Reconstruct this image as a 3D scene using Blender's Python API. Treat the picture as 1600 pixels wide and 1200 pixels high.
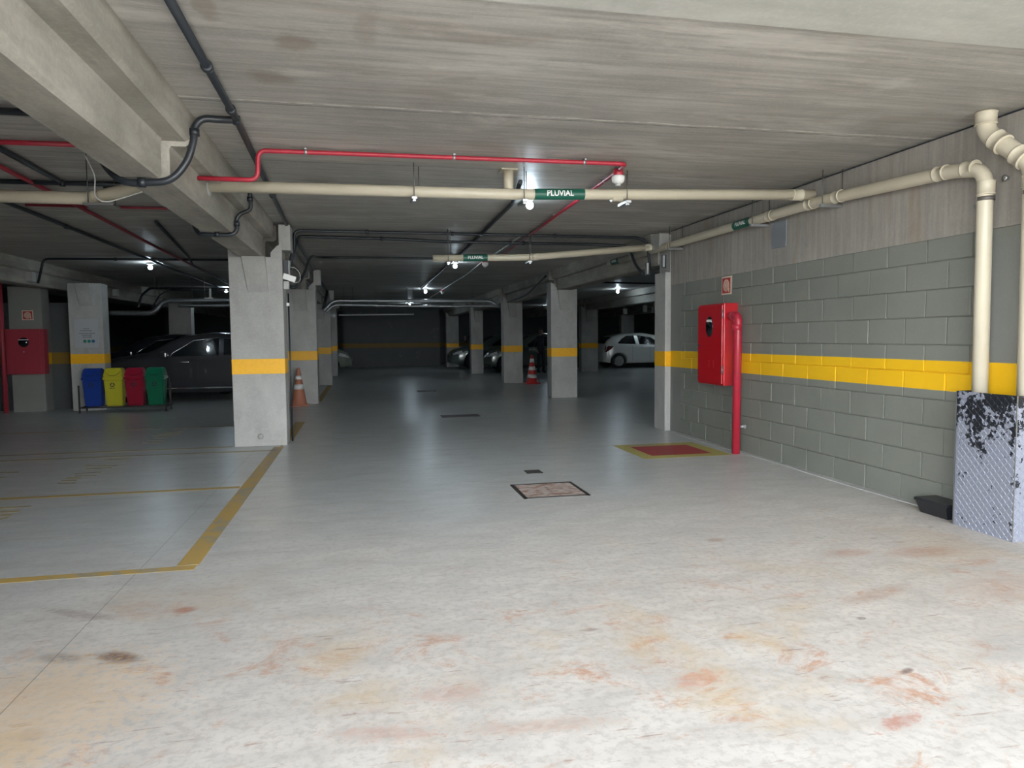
import bpy, bmesh, math, random
from mathutils import Vector, Matrix
random.seed(7)
S = bpy.context.scene
COL = S.collection
for o in list(bpy.data.objects): bpy.data.objects.remove(o)

# ------------------------------------------------------------ camera, sky, sun, exposure
cam_d = bpy.data.cameras.new('camera'); cam = bpy.data.objects.new('camera', cam_d); COL.objects.link(cam)
R_ = Vector((0.97831501, -0.20690548, -0.00947949)); U_ = Vector((0.02270322, 0.06163142, 0.99784073)); F_ = Vector((0.20587448, 0.97641778, -0.06499236))
mw = Matrix((R_, U_, -F_)).transposed().to_4x4(); mw.translation = (0, 0, 1.28)
cam.matrix_world = mw
cam_d.sensor_width = 36; cam_d.lens = 1109 * 36 / 1600; cam_d.clip_start = 0.05; cam_d.clip_end = 300
S.camera = cam
W = bpy.data.worlds.new('sky'); S.world = W; W.use_nodes = True
wn = W.node_tree; wn.nodes.clear()
_o = wn.nodes.new('ShaderNodeOutputWorld'); _b = wn.nodes.new('ShaderNodeBackground')
_b.inputs[1].default_value = 1.0
_g = wn.nodes.new('ShaderNodeTexCoord'); _s = wn.nodes.new('ShaderNodeSeparateXYZ'); _r = wn.nodes.new('ShaderNodeValToRGB')
wn.links.new(_g.outputs['Generated'], _s.inputs[0]); wn.links.new(_s.outputs[2], _r.inputs[0]); wn.links.new(_r.outputs[0], _b.inputs[0])
_r.color_ramp.elements[0].position = 0.0; _r.color_ramp.elements[0].color = (9.5, 9.8, 10, 1)       # bright haze at the horizon
_r.color_ramp.elements[1].position = 0.62; _r.color_ramp.elements[1].color = (1.5, 1.75, 2.1, 1)
_e = _r.color_ramp.elements.new(0.33); _e.color = (7.5, 8.0, 8.6, 1)
wn.links.new(_b.outputs[0], _o.inputs[0])
sun_d = bpy.data.lights.new('sun', 'SUN'); sun = bpy.data.objects.new('sun', sun_d); COL.objects.link(sun)
sun_d.energy = 15; sun_d.angle = 0.01; sun_d.color = (1, 0.95, 0.87)
sun.rotation_euler = (math.radians(-38), 0, math.radians(-20))
S.view_settings.view_transform = 'Standard'; S.view_settings.look = 'None'
S.view_settings.exposure = 0.77; S.view_settings.gamma = 1; S.view_settings.use_curve_mapping = False
LAMP = 155.0      # radiance of the lamp bulbs

# ------------------------------------------------------------ node helpers
def mat(name, col=(.5, .5, .5), rough=.5, metal=0.0, spec=.5, coat=0.0):
    m = bpy.data.materials.new(name); m.use_nodes = True
    b = m.node_tree.nodes['Principled BSDF']
    b.inputs['Base Color'].default_value = (*col, 1); b.inputs['Roughness'].default_value = rough
    b.inputs['Metallic'].default_value = metal; b.inputs['Specular IOR Level'].default_value = spec
    b.inputs['Coat Weight'].default_value = coat
    return m
class NT:
    def __init__(s, m):
        s.nt = m.node_tree; s.b = s.nt.nodes['Principled BSDF']
    def n(s, t, **k):
        x = s.nt.nodes.new(t)
        for a, v in k.items(): setattr(x, a, v)
        return x
    def l(s, a, b): s.nt.links.new(a, b)
    def put(s, sock, v):
        if isinstance(v, bpy.types.NodeSocket): s.l(v, sock)
        elif isinstance(v, (tuple, list)) and len(v) == 3 and sock.type == 'RGBA': sock.default_value = (*v, 1)
        else: sock.default_value = v
    def pos(s): return s.n('ShaderNodeNewGeometry').outputs['Position']
    def obj(s): return s.n('ShaderNodeTexCoord').outputs['Object']
    def map(s, v, scale=(1, 1, 1), loc=(0, 0, 0), rot=(0, 0, 0)):
        x = s.n('ShaderNodeMapping'); s.l(v, x.inputs[0])
        x.inputs['Scale'].default_value = scale; x.inputs['Location'].default_value = loc; x.inputs['Rotation'].default_value = rot
        return x.outputs[0]
    def noise(s, v, scale=1, det=4, rough=.5, dist=0.0):
        x = s.n('ShaderNodeTexNoise'); s.l(v, x.inputs['Vector'])
        x.inputs['Scale'].default_value = scale; x.inputs['Detail'].default_value = det
        x.inputs['Roughness'].default_value = rough; x.inputs['Distortion'].default_value = dist
        return x.outputs['Fac']
    def m(s, op, a, b=0.0, c=None, clamp=False):
        x = s.n('ShaderNodeMath', operation=op, use_clamp=clamp); s.put(x.inputs[0], a); s.put(x.inputs[1], b)
        if c is not None: s.put(x.inputs[2], c)
        return x.outputs[0]
    def ramp(s, v, a, b, lo=0.0, hi=1.0, smooth=True):
        x = s.n('ShaderNodeMapRange', interpolation_type='SMOOTHSTEP' if smooth else 'LINEAR'); s.put(x.inputs[0], v)
        x.inputs[1].default_value = a; x.inputs[2].default_value = b; x.inputs[3].default_value = lo; x.inputs[4].default_value = hi
        return x.outputs[0]
    def mix(s, f, a, b, mode='MIX'):
        x = s.n('ShaderNodeMix', data_type='RGBA', blend_type=mode); s.put(x.inputs[0], f); s.put(x.inputs[6], a); s.put(x.inputs[7], b)
        return x.outputs[2]
    def sep(s, v):
        x = s.n('ShaderNodeSeparateXYZ'); s.l(v, x.inputs[0]); return x.outputs
    def col(s, v): s.put(s.b.inputs['Base Color'], v)
    def rough(s, v): s.put(s.b.inputs['Roughness'], v)
    def bump(s, h, strength=.3, dist=.01):
        x = s.n('ShaderNodeBump'); s.l(h, x.inputs['Height']); x.inputs['Strength'].default_value = strength; x.inputs['Distance'].default_value = dist
        s.l(x.outputs[0], s.b.inputs['Normal'])

def concrete(name, c0, c1, grain=(1, 1, 1), rough=.75, stain=None, bump=.25, seams=None):
    m = mat(name, c0, rough); t = NT(m); p = t.pos()
    g = t.noise(t.map(p, grain), 3.0, 6, .65)
    big = t.noise(p, .9, 3, .5, .4)
    fine = t.noise(p, 45, 3, .6)
    c = t.mix(t.ramp(g, .32, .68), c0, c1)
    c = t.mix(t.ramp(big, .35, .7, 0, .45), c, tuple(.72 * k for k in c0))
    c = t.mix(t.ramp(fine, .45, .7, 0, .13), c, tuple(min(1, 1.35 * k) for k in c1))
    c = t.mix(t.ramp(t.noise(p, 5.5, 7, .7, .3), .50, .68, 0, .22), c, tuple(.68 * k for k in c0))
    if stain:
        st = t.noise(t.map(p, stain[1]), 1.6, 5, .6, .6)
        c = t.mix(t.ramp(st, .56, .70, 0, stain[2]), c, stain[0])
    h = t.m('ADD', g, t.m('MULTIPLY', fine, .25))
    if seams:
        bl = t.noise(t.map(p, (.45, 1.6, 1), (4.2, 0, 0)), 1.5, 7, .7, .5)
        c = t.mix(t.ramp(bl, .50, .66, 0, .55), c, tuple(min(1, k * 1.28) for k in c1))
        c = t.mix(t.ramp(bl, .28, .42, .5, 0), c, tuple(k * .78 for k in c0))
        wl = t.noise(t.map(p, (.5, 26, 1), (0, 3, 0)), 1.2, 4, .75)
        c = t.mix(t.ramp(wl, .62, .70, 0, .5), c, (.62, .60, .55))
        c = t.mix(t.ramp(wl, .30, .38, .45, 0), c, (.22, .21, .19))
        rs = t.noise(p, 7, 6, .7)
        for (sx, sy, rx, ry, k) in ((-.28, 3.62, .12, .10, .55), (-.62, 3.3, .05, .16, .5), (-.45, 4.1, .13, .10, .5), (.05, 3.4, .06, .2, .3), (1.9, 5.05, .10, .03, .5), (3.3, 5.0, .06, .02, .4), (-.3, 6.6, .16, .14, .4), (.15, 7.1, .12, .12, .35), (.35, 3.9, .5, .08, .25)):
            v = t.map(t.map(p, (1, 1, 0), (-sx, -sy, 0)), (1 / rx, 1 / ry, 0))
            ln = t.n('ShaderNodeVectorMath', operation='LENGTH'); t.l(v, ln.inputs[0])
            d_ = t.m('ADD', ln.outputs['Value'], t.m('MULTIPLY', t.m('SUBTRACT', rs, .5), 2.4))
            c = t.mix(t.m('MULTIPLY', t.ramp(d_, .5, 1.2, 1, 0), k), c, (.235, .185, .145))
    if seams:
        x, y, z = t.sep(p)
        for (y0, w, lum) in seams:
            wob = t.m('MULTIPLY', t.m('SUBTRACT', t.noise(p, 3, 3), .5), .03)
            d = t.m('ABSOLUTE', t.m('SUBTRACT', t.m('ADD', y, wob), y0))
            k = t.ramp(d, 0, w, 1, 0)
            k = t.m('MULTIPLY', k, t.ramp(t.noise(p, 14, 3), .35, .6, .35, 1))
            c = t.mix(k, c, lum)
            h = t.m('SUBTRACT', h, t.m('MULTIPLY', k, .8))
    t.col(c); t.bump(h, bump, .01)
    return m

CONC = (.30, .29, .265); CONC2 = (.40, .385, .355)
M = {}
M['column'] = concrete('column_concrete', (.36, .36, .34), (.45, .45, .43), (1, 1, .5), bump=.18)
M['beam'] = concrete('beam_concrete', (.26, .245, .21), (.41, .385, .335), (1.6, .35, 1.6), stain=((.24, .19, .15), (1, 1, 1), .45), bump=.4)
M['patch'] = concrete('mortar_patch', (.33, .33, .31), (.41, .41, .385), (1, 1, 1), bump=.3)
M['ceil'] = concrete('ceiling_concrete', (.34, .325, .295), (.52, .50, .46), (.30, 6, 1), rough=.5, stain=((.27, .22, .18), (.6, 1.6, 1), .4),
                     bump=.22, seams=[(4.50, .022, (.72, .70, .64)), (4.55, .012, (.16, .15, .14)), (3.0, .02, (.2, .18, .16)), (5.95, .014, (.2, .19, .18)), (7.05, .016, (.55, .55, .52)), (8.55, .03, (.65, .65, .62)),
                                      (9.85, .02, (.2, .2, .2)), (11.3, .02, (.2, .2, .2)), (12.7, .02, (.5, .5, .48)), (14.1, .03, (.2, .2, .2)), (15.7, .03, (.2, .2, .2)), (17.3, .03, (.2, .2, .2)), (19, .04, (.2, .2, .2))])
M['upper'] = concrete('upper_wall_concrete', (.27, .25, .225), (.36, .335, .30), (1, 7, .45), stain=((.26, .185, .125), (1, 1.6, .35), .55), bump=.25)
M['yellow'] = mat('yellow_paint', (.85, .48, .02), .5)
t = NT(M['yellow']); p = t.pos(); t.col(t.mix(t.ramp(t.noise(p, 30, 4), .4, .7, 0, .35), (.90, .47, .008), (.78, .37, .008))); t.bump(t.noise(p, 60, 3), .1, .005)

# painted block wall: grey green paint, yellow band by height
def painted_wall(name, grey, bumpk=.15, yk=1.0):
    m = mat(name, grey, .55); t = NT(m); p = t.pos(); x, y, z = t.sep(p)
    n = t.noise(p, 2.2, 5, .6); fine = t.noise(p, 55, 3, .6)
    c = t.mix(t.ramp(n, .35, .7, 0, .5), grey, tuple(k * .84 for k in grey))
    c = t.mix(t.ramp(fine, .5, .75, 0, .2), c, tuple(k * 1.3 for k in grey))
    c = t.mix(t.ramp(t.noise(t.map(p, (1, 1, .6)), 1.3, 6, .7, .8), .60, .72, 0, .35), c, (.30, .26, .20))
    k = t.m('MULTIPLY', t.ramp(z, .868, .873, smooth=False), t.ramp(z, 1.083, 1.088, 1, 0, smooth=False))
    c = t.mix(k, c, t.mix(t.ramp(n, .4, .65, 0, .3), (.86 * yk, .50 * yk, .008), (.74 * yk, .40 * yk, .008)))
    t.col(c); t.bump(fine, bumpk, .006)
    return m
M['block'] = painted_wall('painted_block', (.205, .212, .185))
M['paintwall'] = painted_wall('painted_plaster', (.205, .21, .195), .08)
M['dimwall'] = painted_wall('painted_wall_dimmed', (.065, .072, .075), .08, .22)  # dimness painted in: grey and yellow both darkened for the far walls

# floor: polished slab inside, dusty and stained with red earth towards the entrance
m = mat('floor_concrete', (.3, .3, .3), .35); t = NT(m); p = t.pos(); x, y, z = t.sep(p)
big = t.noise(p, .55, 4, .55, .6); mid = t.noise(t.map(p, (1, 1.8, 1)), 3.2, 6, .65, .5); fine = t.noise(p, 28, 4, .65); grit = t.noise(p, 110, 2, .6)
edge = t.m('ADD', t.m('ADD', y, t.m('MULTIPLY', t.m('SUBTRACT', big, .5), 3.0)), t.m('MULTIPLY', x, -.25))
dusty = t.ramp(edge, 2.2, 7.0, 1, 0)
slab = t.mix(t.ramp(mid, .3, .7), (.46, .485, .485), (.55, .575, .57))
slab = t.mix(t.ramp(big, .35, .65, 0, .5), slab, (.41, .43, .43))
stre = t.noise(t.map(p, (.7, 3.2, 1), (0, 1.3, 0)), 2.4, 8, .72, .4)
slab = t.mix(t.ramp(stre, .50, .64, 0, .45), slab, (.34, .345, .33))
slab = t.mix(t.ramp(stre, .30, .42, .30, 0), slab, (.66, .68, .67))
slab = t.mix(t.ramp(fine, .56, .68, 0, .30), slab, (.30, .30, .29))
dust = t.mix(t.ramp(mid, .30, .70), (.42, .38, .335), (.53, .48, .425))
dust = t.mix(t.ramp(fine, .45, .62, 0, .5), dust, (.34, .295, .255))
c = t.mix(t.m('MULTIPLY', dusty, .9), slab, dust)
near = t.ramp(y, 2.2, 4.8, 1, 0)
earth = t.ramp(t.noise(t.map(p, (1, 1.3, 1), (3.1, 1.7, 0)), 2.3, 10, .80, .6), .53, .66)
c = t.mix(t.m('MULTIPLY', t.m('MULTIPLY', earth, near), .85), c, (.40, .20, .11))
ochre = t.ramp(t.noise(t.map(p, (1, 1, 1), (7.3, 2.2, 0)), 1.1, 8, .66, .4), .52, .66)
c = t.mix(t.m('MULTIPLY', t.m('MULTIPLY', ochre, near), .55), c, (.47, .33, .17))
scr = t.ramp(t.noise(t.map(p, (3.0, 22, 1), (0, 0, 0), (0, 0, .35)), 1.5, 5, .7, .3), .60, .68)
c = t.mix(t.m('MULTIPLY', t.m('MULTIPLY', scr, dusty), .55), c, (.20, .12, .085))
pits = t.ramp(t.noise(p, 13, 6, .8), .645, .69)
c = t.mix(t.m('MULTIPLY', t.m('MULTIPLY', pits, dusty), .6), c, (.16, .10, .08))
mot = t.noise(t.map(p, (1, 2, 1)), 18, 7, .75)
def spot(c, sx, sy, rx, ry, rot, colr, k, rag=.55):
    v = t.map(p, (1, 1, 0), (-sx, -sy, 0))
    v = t.map(v, (1 / rx, 1 / ry, 0), (0, 0, 0), (0, 0, 0)) if not rot else t.map(t.map(v, (1, 1, 1), (0, 0, 0), (0, 0, rot)), (1 / rx, 1 / ry, 0))
    ln = t.n('ShaderNodeVectorMath', operation='LENGTH'); t.l(v, ln.inputs[0])
    d = t.m('ADD', ln.outputs['Value'], t.m('MULTIPLY', t.m('SUBTRACT', fine, .5), rag * 3.2))
    return t.mix(t.m('MULTIPLY', t.m('MULTIPLY', t.ramp(d, .35, 1.05, 1, 0), t.ramp(mot, .40, .54, .55, 1)), k), c, colr)
RED = (.33, .13, .07); BRN = (.13, .075, .06); GRY = (.20, .17, .15)
for a in [(-.85, 3.56, .07, .05, 0, RED, .8, .15), (-1.0, 3.08, .14, .06, .5, BRN, 1.0, .5), (-1.22, 3.12, .14, .06, .4, GRY, .7, .3), (-1.33, 3.62, .25, .05, .5, (.2, .14, .12), .5, .8),
          (-1.08, 2.52, .07, .05, .5, GRY, .5, .2), (2.78, 3.60, .18, .08, 0, RED, .45, .8), (3.2, 3.52, .28, .12, 0, (.36, .17, .10), .5, .8), (2.45, 2.98, .30, .07, -.3, (.30, .16, .10), .5, .9),
          (2.15, 4.03, .08, .05, 0, (.3, .17, .12), .6, .5), (1.20, 2.38, .13, .07, -.3, (.42, .19, .11), .65, .8), (2.18, 2.74, .03, .02, 0, BRN, .8, .2), (2.0, 2.26, .05, .02, -.4, BRN, .8, .3),
          (1.72, 1.96, .12, .04, -.3, (.35, .13, .08), .7, .8), (3.15, 2.9, .35, .22, 0, (.36, .22, .15), .35, .6), (2.7, 2.35, .5, .16, -.15, (.30, .28, .26), .5, .4), (.28, 2.48, .16, .08, 0, RED, .35, 1.0),
          (.05, 2.27, .22, .06, .2, RED, .35, 1.0), (-1.15, 2.7, .50, .55, 0, (.56, .39, .22), .55, .8), (.95, 2.9, .06, .02, 0, BRN, .5, .4), (.55, 2.2, .3, .05, .1, (.36, .2, .13), .4, 1.)]:
    c = spot(c, *a)
# saw-cut joint along the bays
jd = t.m('ABSOLUTE', t.m('ADD', x, 1.25)); jk = t.m('MULTIPLY', t.ramp(jd, .001, .0035, 1, 0), t.ramp(y, 1.0, 8.9, 1, .6))
c = t.mix(t.m('MULTIPLY', jk, .7), c, (.10, .09, .08))
t.col(c)
t.rough(t.m('ADD', t.ramp(dusty, 0, 1, .288, .55), t.ramp(fine, .3, .7, 0, .03)))
t.bump(t.m('ADD', t.m('MULTIPLY', t.noise(t.map(p, (.7, 3, 1)), 2.0, 3, .5), .55), t.m('MULTIPLY', grit, t.ramp(dusty, 0, 1, .01, .16))), .05, .010)
M['floor'] = m
M['ground'] = concrete('outside_paving', (.50, .48, .44), (.62, .6, .56))
def worn(name, colr, under, keep=.55):
    m = mat(name, colr, .5); t = NT(m); p = t.pos()
    f = t.noise(t.map(p, (1, 1, 1)), 9, 7, .75); g = t.noise(p, 1.6, 3)
    a = t.ramp(t.m('ADD', f, t.m('MULTIPLY', t.m('SUBTRACT', g, .5), .6)), keep, keep + .14, 1, 0)
    t.col(t.mix(a, under, colr)); t.rough(.5)
    return m
M['line'] = worn('worn_yellow_paint', (.45, .30, .085), (.30, .28, .21), .50)
M['faint'] = worn('faded_yellow_paint', (.40, .32, .15), (.25, .25, .22), .47)
M['matred'] = worn('worn_red_paint', (.33, .035, .04), (.26, .12, .11), .60)
M['matyel'] = worn('worn_border_paint', (.42, .37, .10), (.33, .32, .26), .56)
M['pvc'] = mat('cream_pvc', (.54, .49, .38), .38); t = NT(M['pvc']); p = t.pos(); t.col(t.mix(t.ramp(t.noise(p, 5, 4), .4, .7, 0, .3), (.55, .50, .385), (.45, .41, .32)))
M['red'] = mat('red_enamel', (.46, .006, .014), .28, coat=.3)
M['redpipe'] = mat('red_pipe_paint', (.40, .02, .045), .38); t = NT(M['redpipe']); p = t.pos(); t.col(t.mix(t.ramp(t.noise(p, 12, 5), .45, .7, 0, .4), (.42, .020, .042), (.30, .03, .045)))
M['reddark'] = mat('dull_red_paint', (.30, .03, .045), .5)
M['black'] = mat('black_conduit', (.018, .022, .028), .38)
M['steel'] = mat('galvanised_steel', (.45, .46, .47), .38, metal=.9)
M['rod'] = mat('dull_threaded_rod', (.16, .15, .14), .5, metal=.6)
M['white'] = mat('white_plastic', (.75, .76, .74), .35)
M['grey'] = mat('grey_plastic', (.42, .43, .42), .4)
M['plate'] = mat('zinc_plate', (.24, .26, .28), .45, metal=.3)
M['green'] = mat('green_label', (.008, .10, .065), .4)
M['signred'] = mat('sign_red', (.42, .045, .04), .5)
M['signcream'] = mat('sign_cream', (.66, .56, .44), .5)
M['poster'] = mat('poster_grey', (.40, .42, .44), .5)
M['ink'] = mat('dark_ink', (.03, .035, .05), .6)
M['dkgreen'] = mat('badge_green', (.03, .20, .13), .6); M['dkblue'] = mat('badge_blue', (.02, .12, .25), .6)
M['duct'] = mat('flexible_duct', (.33, .35, .36), .35, metal=.7)
M['iron'] = mat('dark_iron', (.05, .045, .042), .5, metal=.5)
m = mat('rusty_grate', (.30, .24, .21), .6, metal=.2); t = NT(m); p = t.pos(); t.col(t.mix(t.ramp(t.noise(p, 14, 5), .4, .65), (.34, .29, .26), (.20, .11, .08))); M['grate'] = m
M['pit'] = mat('drain_pit', (.012, .012, .012), .9)
M['trap'] = mat('black_plastic', (.015, .016, .02), .35)
for k, cc in dict(blue=(.012, .045, .26), byel=(.50, .47, .03), bred=(.30, .008, .03), bgreen=(.003, .15, .075)).items():
    M[k] = mat('bin_' + k, cc, .32)
M['orange'] = mat('cone_orange', (.42, .16, .09), .45); M['conered'] = mat('cone_red', (.55, .03, .025), .4)
M['reflect'] = mat('cone_white_band', (.72, .72, .70), .4)
M['glass'] = mat('dark_car_glass', (.006, .009, .012), .06, spec=.7)
M['tyre'] = mat('tyre_rubber', (.012, .012, .013), .7)
M['alloy'] = mat('alloy_rim', (.45, .46, .47), .3, metal=.8)
M['chrome'] = mat('chrome_trim', (.75, .76, .78), .15, metal=1)
M['taillamp'] = mat('tail_lamp', (.10, .008, .01), .12, coat=.6); M['headlamp'] = mat('head_lamp', (.55, .57, .6), .08, coat=.8)
M['darktrim'] = mat('dark_trim', (.012, .012, .014), .5)
for k, cc, r in (('car_grey', (.050, .050, .056), .25), ('car_navy', (.022, .025, .035), .22), ('car_white', (.86, .88, .84), .25), ('car_green', (.11, .135, .12), .25), ('car_silver', (.22, .25, .21), .25), ('car_dark', (.10, .13, .115), .25)):
    M[k] = mat('paint_' + k, cc, r, metal=.25, coat=.6)
# bulb: gives off light
m = bpy.data.materials.new('lit_bulb'); m.use_nodes = True; nt = m.node_tree; nt.nodes.clear()
a = nt.nodes.new('ShaderNodeOutputMaterial'); e = nt.nodes.new('ShaderNodeEmission'); e.inputs[0].default_value = (.70, .87, 1, 1); e.inputs[1].default_value = LAMP
nt.links.new(e.outputs[0], a.inputs[0]); M['bulb'] = m
# flaking chequer plate
m = mat('flaking_plate', (.4, .4, .45), .35, metal=.3); t = NT(m); p = t.pos(); x, y, z = t.sep(p)
v = t.map(p, (1, 1, .8)); n = t.noise(v, 7.5, 6, .68, .2); n2 = t.noise(p, 40, 2, .6)
bias = t.m('MULTIPLY', t.ramp(z, .30, .84), .205)
f = t.ramp(t.m('ADD', t.m('ADD', n, bias), t.m('MULTIPLY', t.m('SUBTRACT', n2, .5), .42)), .655, .665, smooth=False)
t.col(t.mix(f, (.27, .285, .34), (.02, .022, .028))); M['cheq'] = m

# ------------------------------------------------------------ geometry helpers
def bx(bm, a, b, bev=0.0, mi=0):
    vs = [bm.verts.new((x, y, z)) for x in (a[0], b[0]) for y in (a[1], b[1]) for z in (a[2], b[2])]
    idx = [(0, 1, 3, 2), (4, 6, 7, 5), (0, 4, 5, 1), (2, 3, 7, 6), (0, 2, 6, 4), (1, 5, 7, 3)]
    fs = [bm.faces.new([vs[i] for i in f]) for f in idx]
    for f in fs: f.material_index = mi
    if bev:
        es = list({e for f in fs for e in f.edges})
        bmesh.ops.bevel(bm, geom=es, offset=bev, segments=2, affect='EDGES', profile=.6)
    return vs
def prism(bm, poly, axis, a, b, mi=0):
    """poly in the two other axes, extruded along axis from a to b"""
    def P(u, v, w):
        return {'x': (w, u, v), 'y': (u, w, v), 'z': (u, v, w)}[axis]
    A = [bm.verts.new(P(u, v, a)) for u, v in poly]; B = [bm.verts.new(P(u, v, b)) for u, v in poly]
    n = len(poly); fs = [bm.faces.new(A), bm.faces.new(B[::-1])]
    for i in range(n): fs.append(bm.faces.new((A[i], B[i], B[(i + 1) % n], A[(i + 1) % n])))
    for f in fs: f.material_index = mi
    return fs
def round_path(pts, r, n=6):
    P = [Vector(p) for p in pts]; out = [P[0]]
    for i in range(1, len(P) - 1):
        a, b, c = P[i - 1], P[i], P[i + 1]; u = (a - b); v = (c - b); k = min(r, u.length * .48, v.length * .48)
        s, e = b + u.normalized() * k, b + v.normalized() * k
        for j in range(n + 1):
            q = j / n; out.append((1 - q) ** 2 * s + 2 * q * (1 - q) * b + q * q * e)
    out.append(P[-1]); return out
def smooth_path(pts, n=6):
    P = [Vector(p) for p in pts]; P = [2 * P[0] - P[1]] + P + [2 * P[-1] - P[-2]]; out = []
    for i in range(1, len(P) - 2):
        for j in range(n):
            s = j / n; a, b, c, d = P[i - 1:i + 3]
            out.append(.5 * ((2 * b) + (c - a) * s + (2 * a - 5 * b + 4 * c - d) * s * s + (3 * b - a - 3 * c + d) * s ** 3))
    out.append(P[-2]); return out
def tube(bm, path, r, seg=14, caps=True, radii=None):
    P = [Vector(p) for p in path]; rings = []; up = None
    for i, p in enumerate(P):
        d = (P[min(i + 1, len(P) - 1)] - P[max(i - 1, 0)]).normalized()
        if up is None:
            up = d.orthogonal().normalized()
        up = (up - d * up.dot(d)).normalized(); w = d.cross(up); rr = radii[i] if radii else r
        rings.append([bm.verts.new(p + (up * math.cos(2 * math.pi * k / seg) + w * math.sin(2 * math.pi * k / seg)) * rr) for k in range(seg)])
    for A, B in zip(rings, rings[1:]):
        for k in range(seg):
            f = bm.faces.new((A[k], B[k], B[(k + 1) % seg], A[(k + 1) % seg])); f.smooth = True
    if caps:
        bm.faces.new(rings[0]); bm.faces.new(rings[-1][::-1])
def lathe(bm, prof, c=(0, 0, 0), seg=24, axis='z', smooth=True):
    rings = []
    for r, h in prof:
        ring = []
        for k in range(seg):
            a = 2 * math.pi * k / seg; u, v = r * math.cos(a), r * math.sin(a)
            q = {'z': (u, v, h), 'x': (h, u, v), 'y': (u, h, v)}[axis]
            ring.append(bm.verts.new((c[0] + q[0], c[1] + q[1], c[2] + q[2])))
        rings.append(ring)
    for A, B in zip(rings, rings[1:]):
        for k in range(seg):
            f = bm.faces.new((A[k], B[k], B[(k + 1) % seg], A[(k + 1) % seg])); f.smooth = smooth
    bm.faces.new(rings[0]); bm.faces.new(rings[-1][::-1])
def disc(bm, c, r, axis='x', seg=24, th=.002, r0=0.0):
    """flat disc or ring"""
    if not r0: lathe(bm, [(r * .5, -th / 2), (r, -th / 2), (r, th / 2), (r * .5, th / 2)], c, seg, axis, smooth=False); return
    R4 = []
    for rr, h in ((r0, -th / 2), (r, -th / 2), (r, th / 2), (r0, th / 2)):
        ring = []
        for k in range(seg):
            a = 2 * math.pi * k / seg; u, v = rr * math.cos(a), rr * math.sin(a); q = {'z': (u, v, h), 'x': (h, u, v), 'y': (u, h, v)}[axis]
            ring.append(bm.verts.new((c[0] + q[0], c[1] + q[1], c[2] + q[2])))
        R4.append(ring)
    for i in range(4):
        A, B = R4[i], R4[(i + 1) % 4]
        for k in range(seg): bm.faces.new((A[k], B[k], B[(k + 1) % seg], A[(k + 1) % seg]))
def ob(name, bm, m, parent=None, local=False, tagv=None, origin=None):
    """links bm (world coordinates unless local) as one mesh object"""
    bmesh.ops.remove_doubles(bm, verts=bm.verts, dist=1e-6)
    bmesh.ops.recalc_face_normals(bm, faces=bm.faces)
    if local: off = Vector((0, 0, 0))
    elif parent is not None:
        off = Vector((0, 0, 0)); q = parent
        while q is not None: off += q.location; q = q.parent
    elif origin is not None: off = Vector(origin)
    else:
        xs = [v.co for v in bm.verts]
        off = Vector((sum(v.x for v in xs) / len(xs), sum(v.y for v in xs) / len(xs), min(v.z for v in xs)))
    if off.length: bmesh.ops.translate(bm, verts=bm.verts, vec=-off)
    me = bpy.data.meshes.new(name); bm.to_mesh(me); bm.free()
    for q in (m if isinstance(m, (list, tuple)) else [m]): me.materials.append(q)
    o = bpy.data.objects.new(name, me); COL.objects.link(o)
    if parent is not None: o.parent = parent
    elif not local: o.location = off
    if tagv: tag(o, *tagv)
    return o
def tag(o, label, cat, group=None):
    o['label'] = label; o['category'] = cat
    if group: o['group'] = group
    return o
def thing(name, label, cat, loc=(0, 0, 0), rz=0.0, group=None):
    o = bpy.data.objects.new(name, None); COL.objects.link(o); o.location = loc; o.rotation_euler = (0, 0, rz); o.empty_display_size = .1
    return tag(o, label, cat, group)
def struct(name, bm, m):
    o = ob(name, bm, m, origin=(0, 0, 0)); o['kind'] = 'structure'; return o
NB = bmesh.new
def text_mesh(s, size, ext=.001, spacing=1.0):
    cu = bpy.data.curves.new('txt', 'FONT'); cu.body = s; cu.size = size; cu.align_x = 'CENTER'; cu.align_y = 'CENTER'; cu.extrude = ext; cu.space_character = spacing
    cu.offset = size * .018
    o = bpy.data.objects.new('txt', cu); COL.objects.link(o)
    dg = bpy.context.evaluated_depsgraph_get(); me = bpy.data.meshes.new_from_object(o.evaluated_get(dg))
    bm = NB(); bm.from_mesh(me); bpy.data.objects.remove(o); bpy.data.meshes.remove(me); bpy.data.curves.remove(cu)
    return bm

# ------------------------------------------------------------ setting
H = 2.69
bm = NB(); bx(bm, (-9.2, -.2, -.15), (16.2, 36.2, 0)); struct('floor', bm, M['floor'])
bm = NB(); bx(bm, (-40, -40, -.15), (40, -.2, 0)); struct('ground', bm, M['ground'])
bm = NB(); bx(bm, (-9.2, .9, H), (16.2, 36.2, H + .3)); struct('ceiling', bm, M['ceil'])
# slab over the entrance: smoother, a touch lower
bm = NB(); bx(bm, (-.98, .6, H - .03), (4.06, 2.96, H + .25)); struct('ceiling_entrance', bm, concrete('smooth_slab', (.44, .44, .40), (.52, .52, .48), (.6, 2, 1), bump=.1))
bm = NB(); bx(bm, (-9.2, 36, 0), (16.2, 36.2, H)); struct('wall_back_far', bm, M['dimwall'])
bm = NB(); bx(bm, (-.82, 33.5, 0), (3.62, 33.8, H)); struct('wall_back', bm, M['dimwall'])
bm = NB(); bx(bm, (-9.2, .9, 0), (-9, 36, H)); struct('wall_left', bm, M['dimwall'])
bm = NB(); bx(bm, (-9.2, .7, 0), (-1.35, .9, H)); struct('wall_unseen_left', bm, M['paintwall'])  # unseen wall, drawn out towards the opening to darken the left bays
bm = NB(); bx(bm, (16, 9.3, 0), (16.2, 36, H)); struct('wall_right_far', bm, M['dimwall'])
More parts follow.
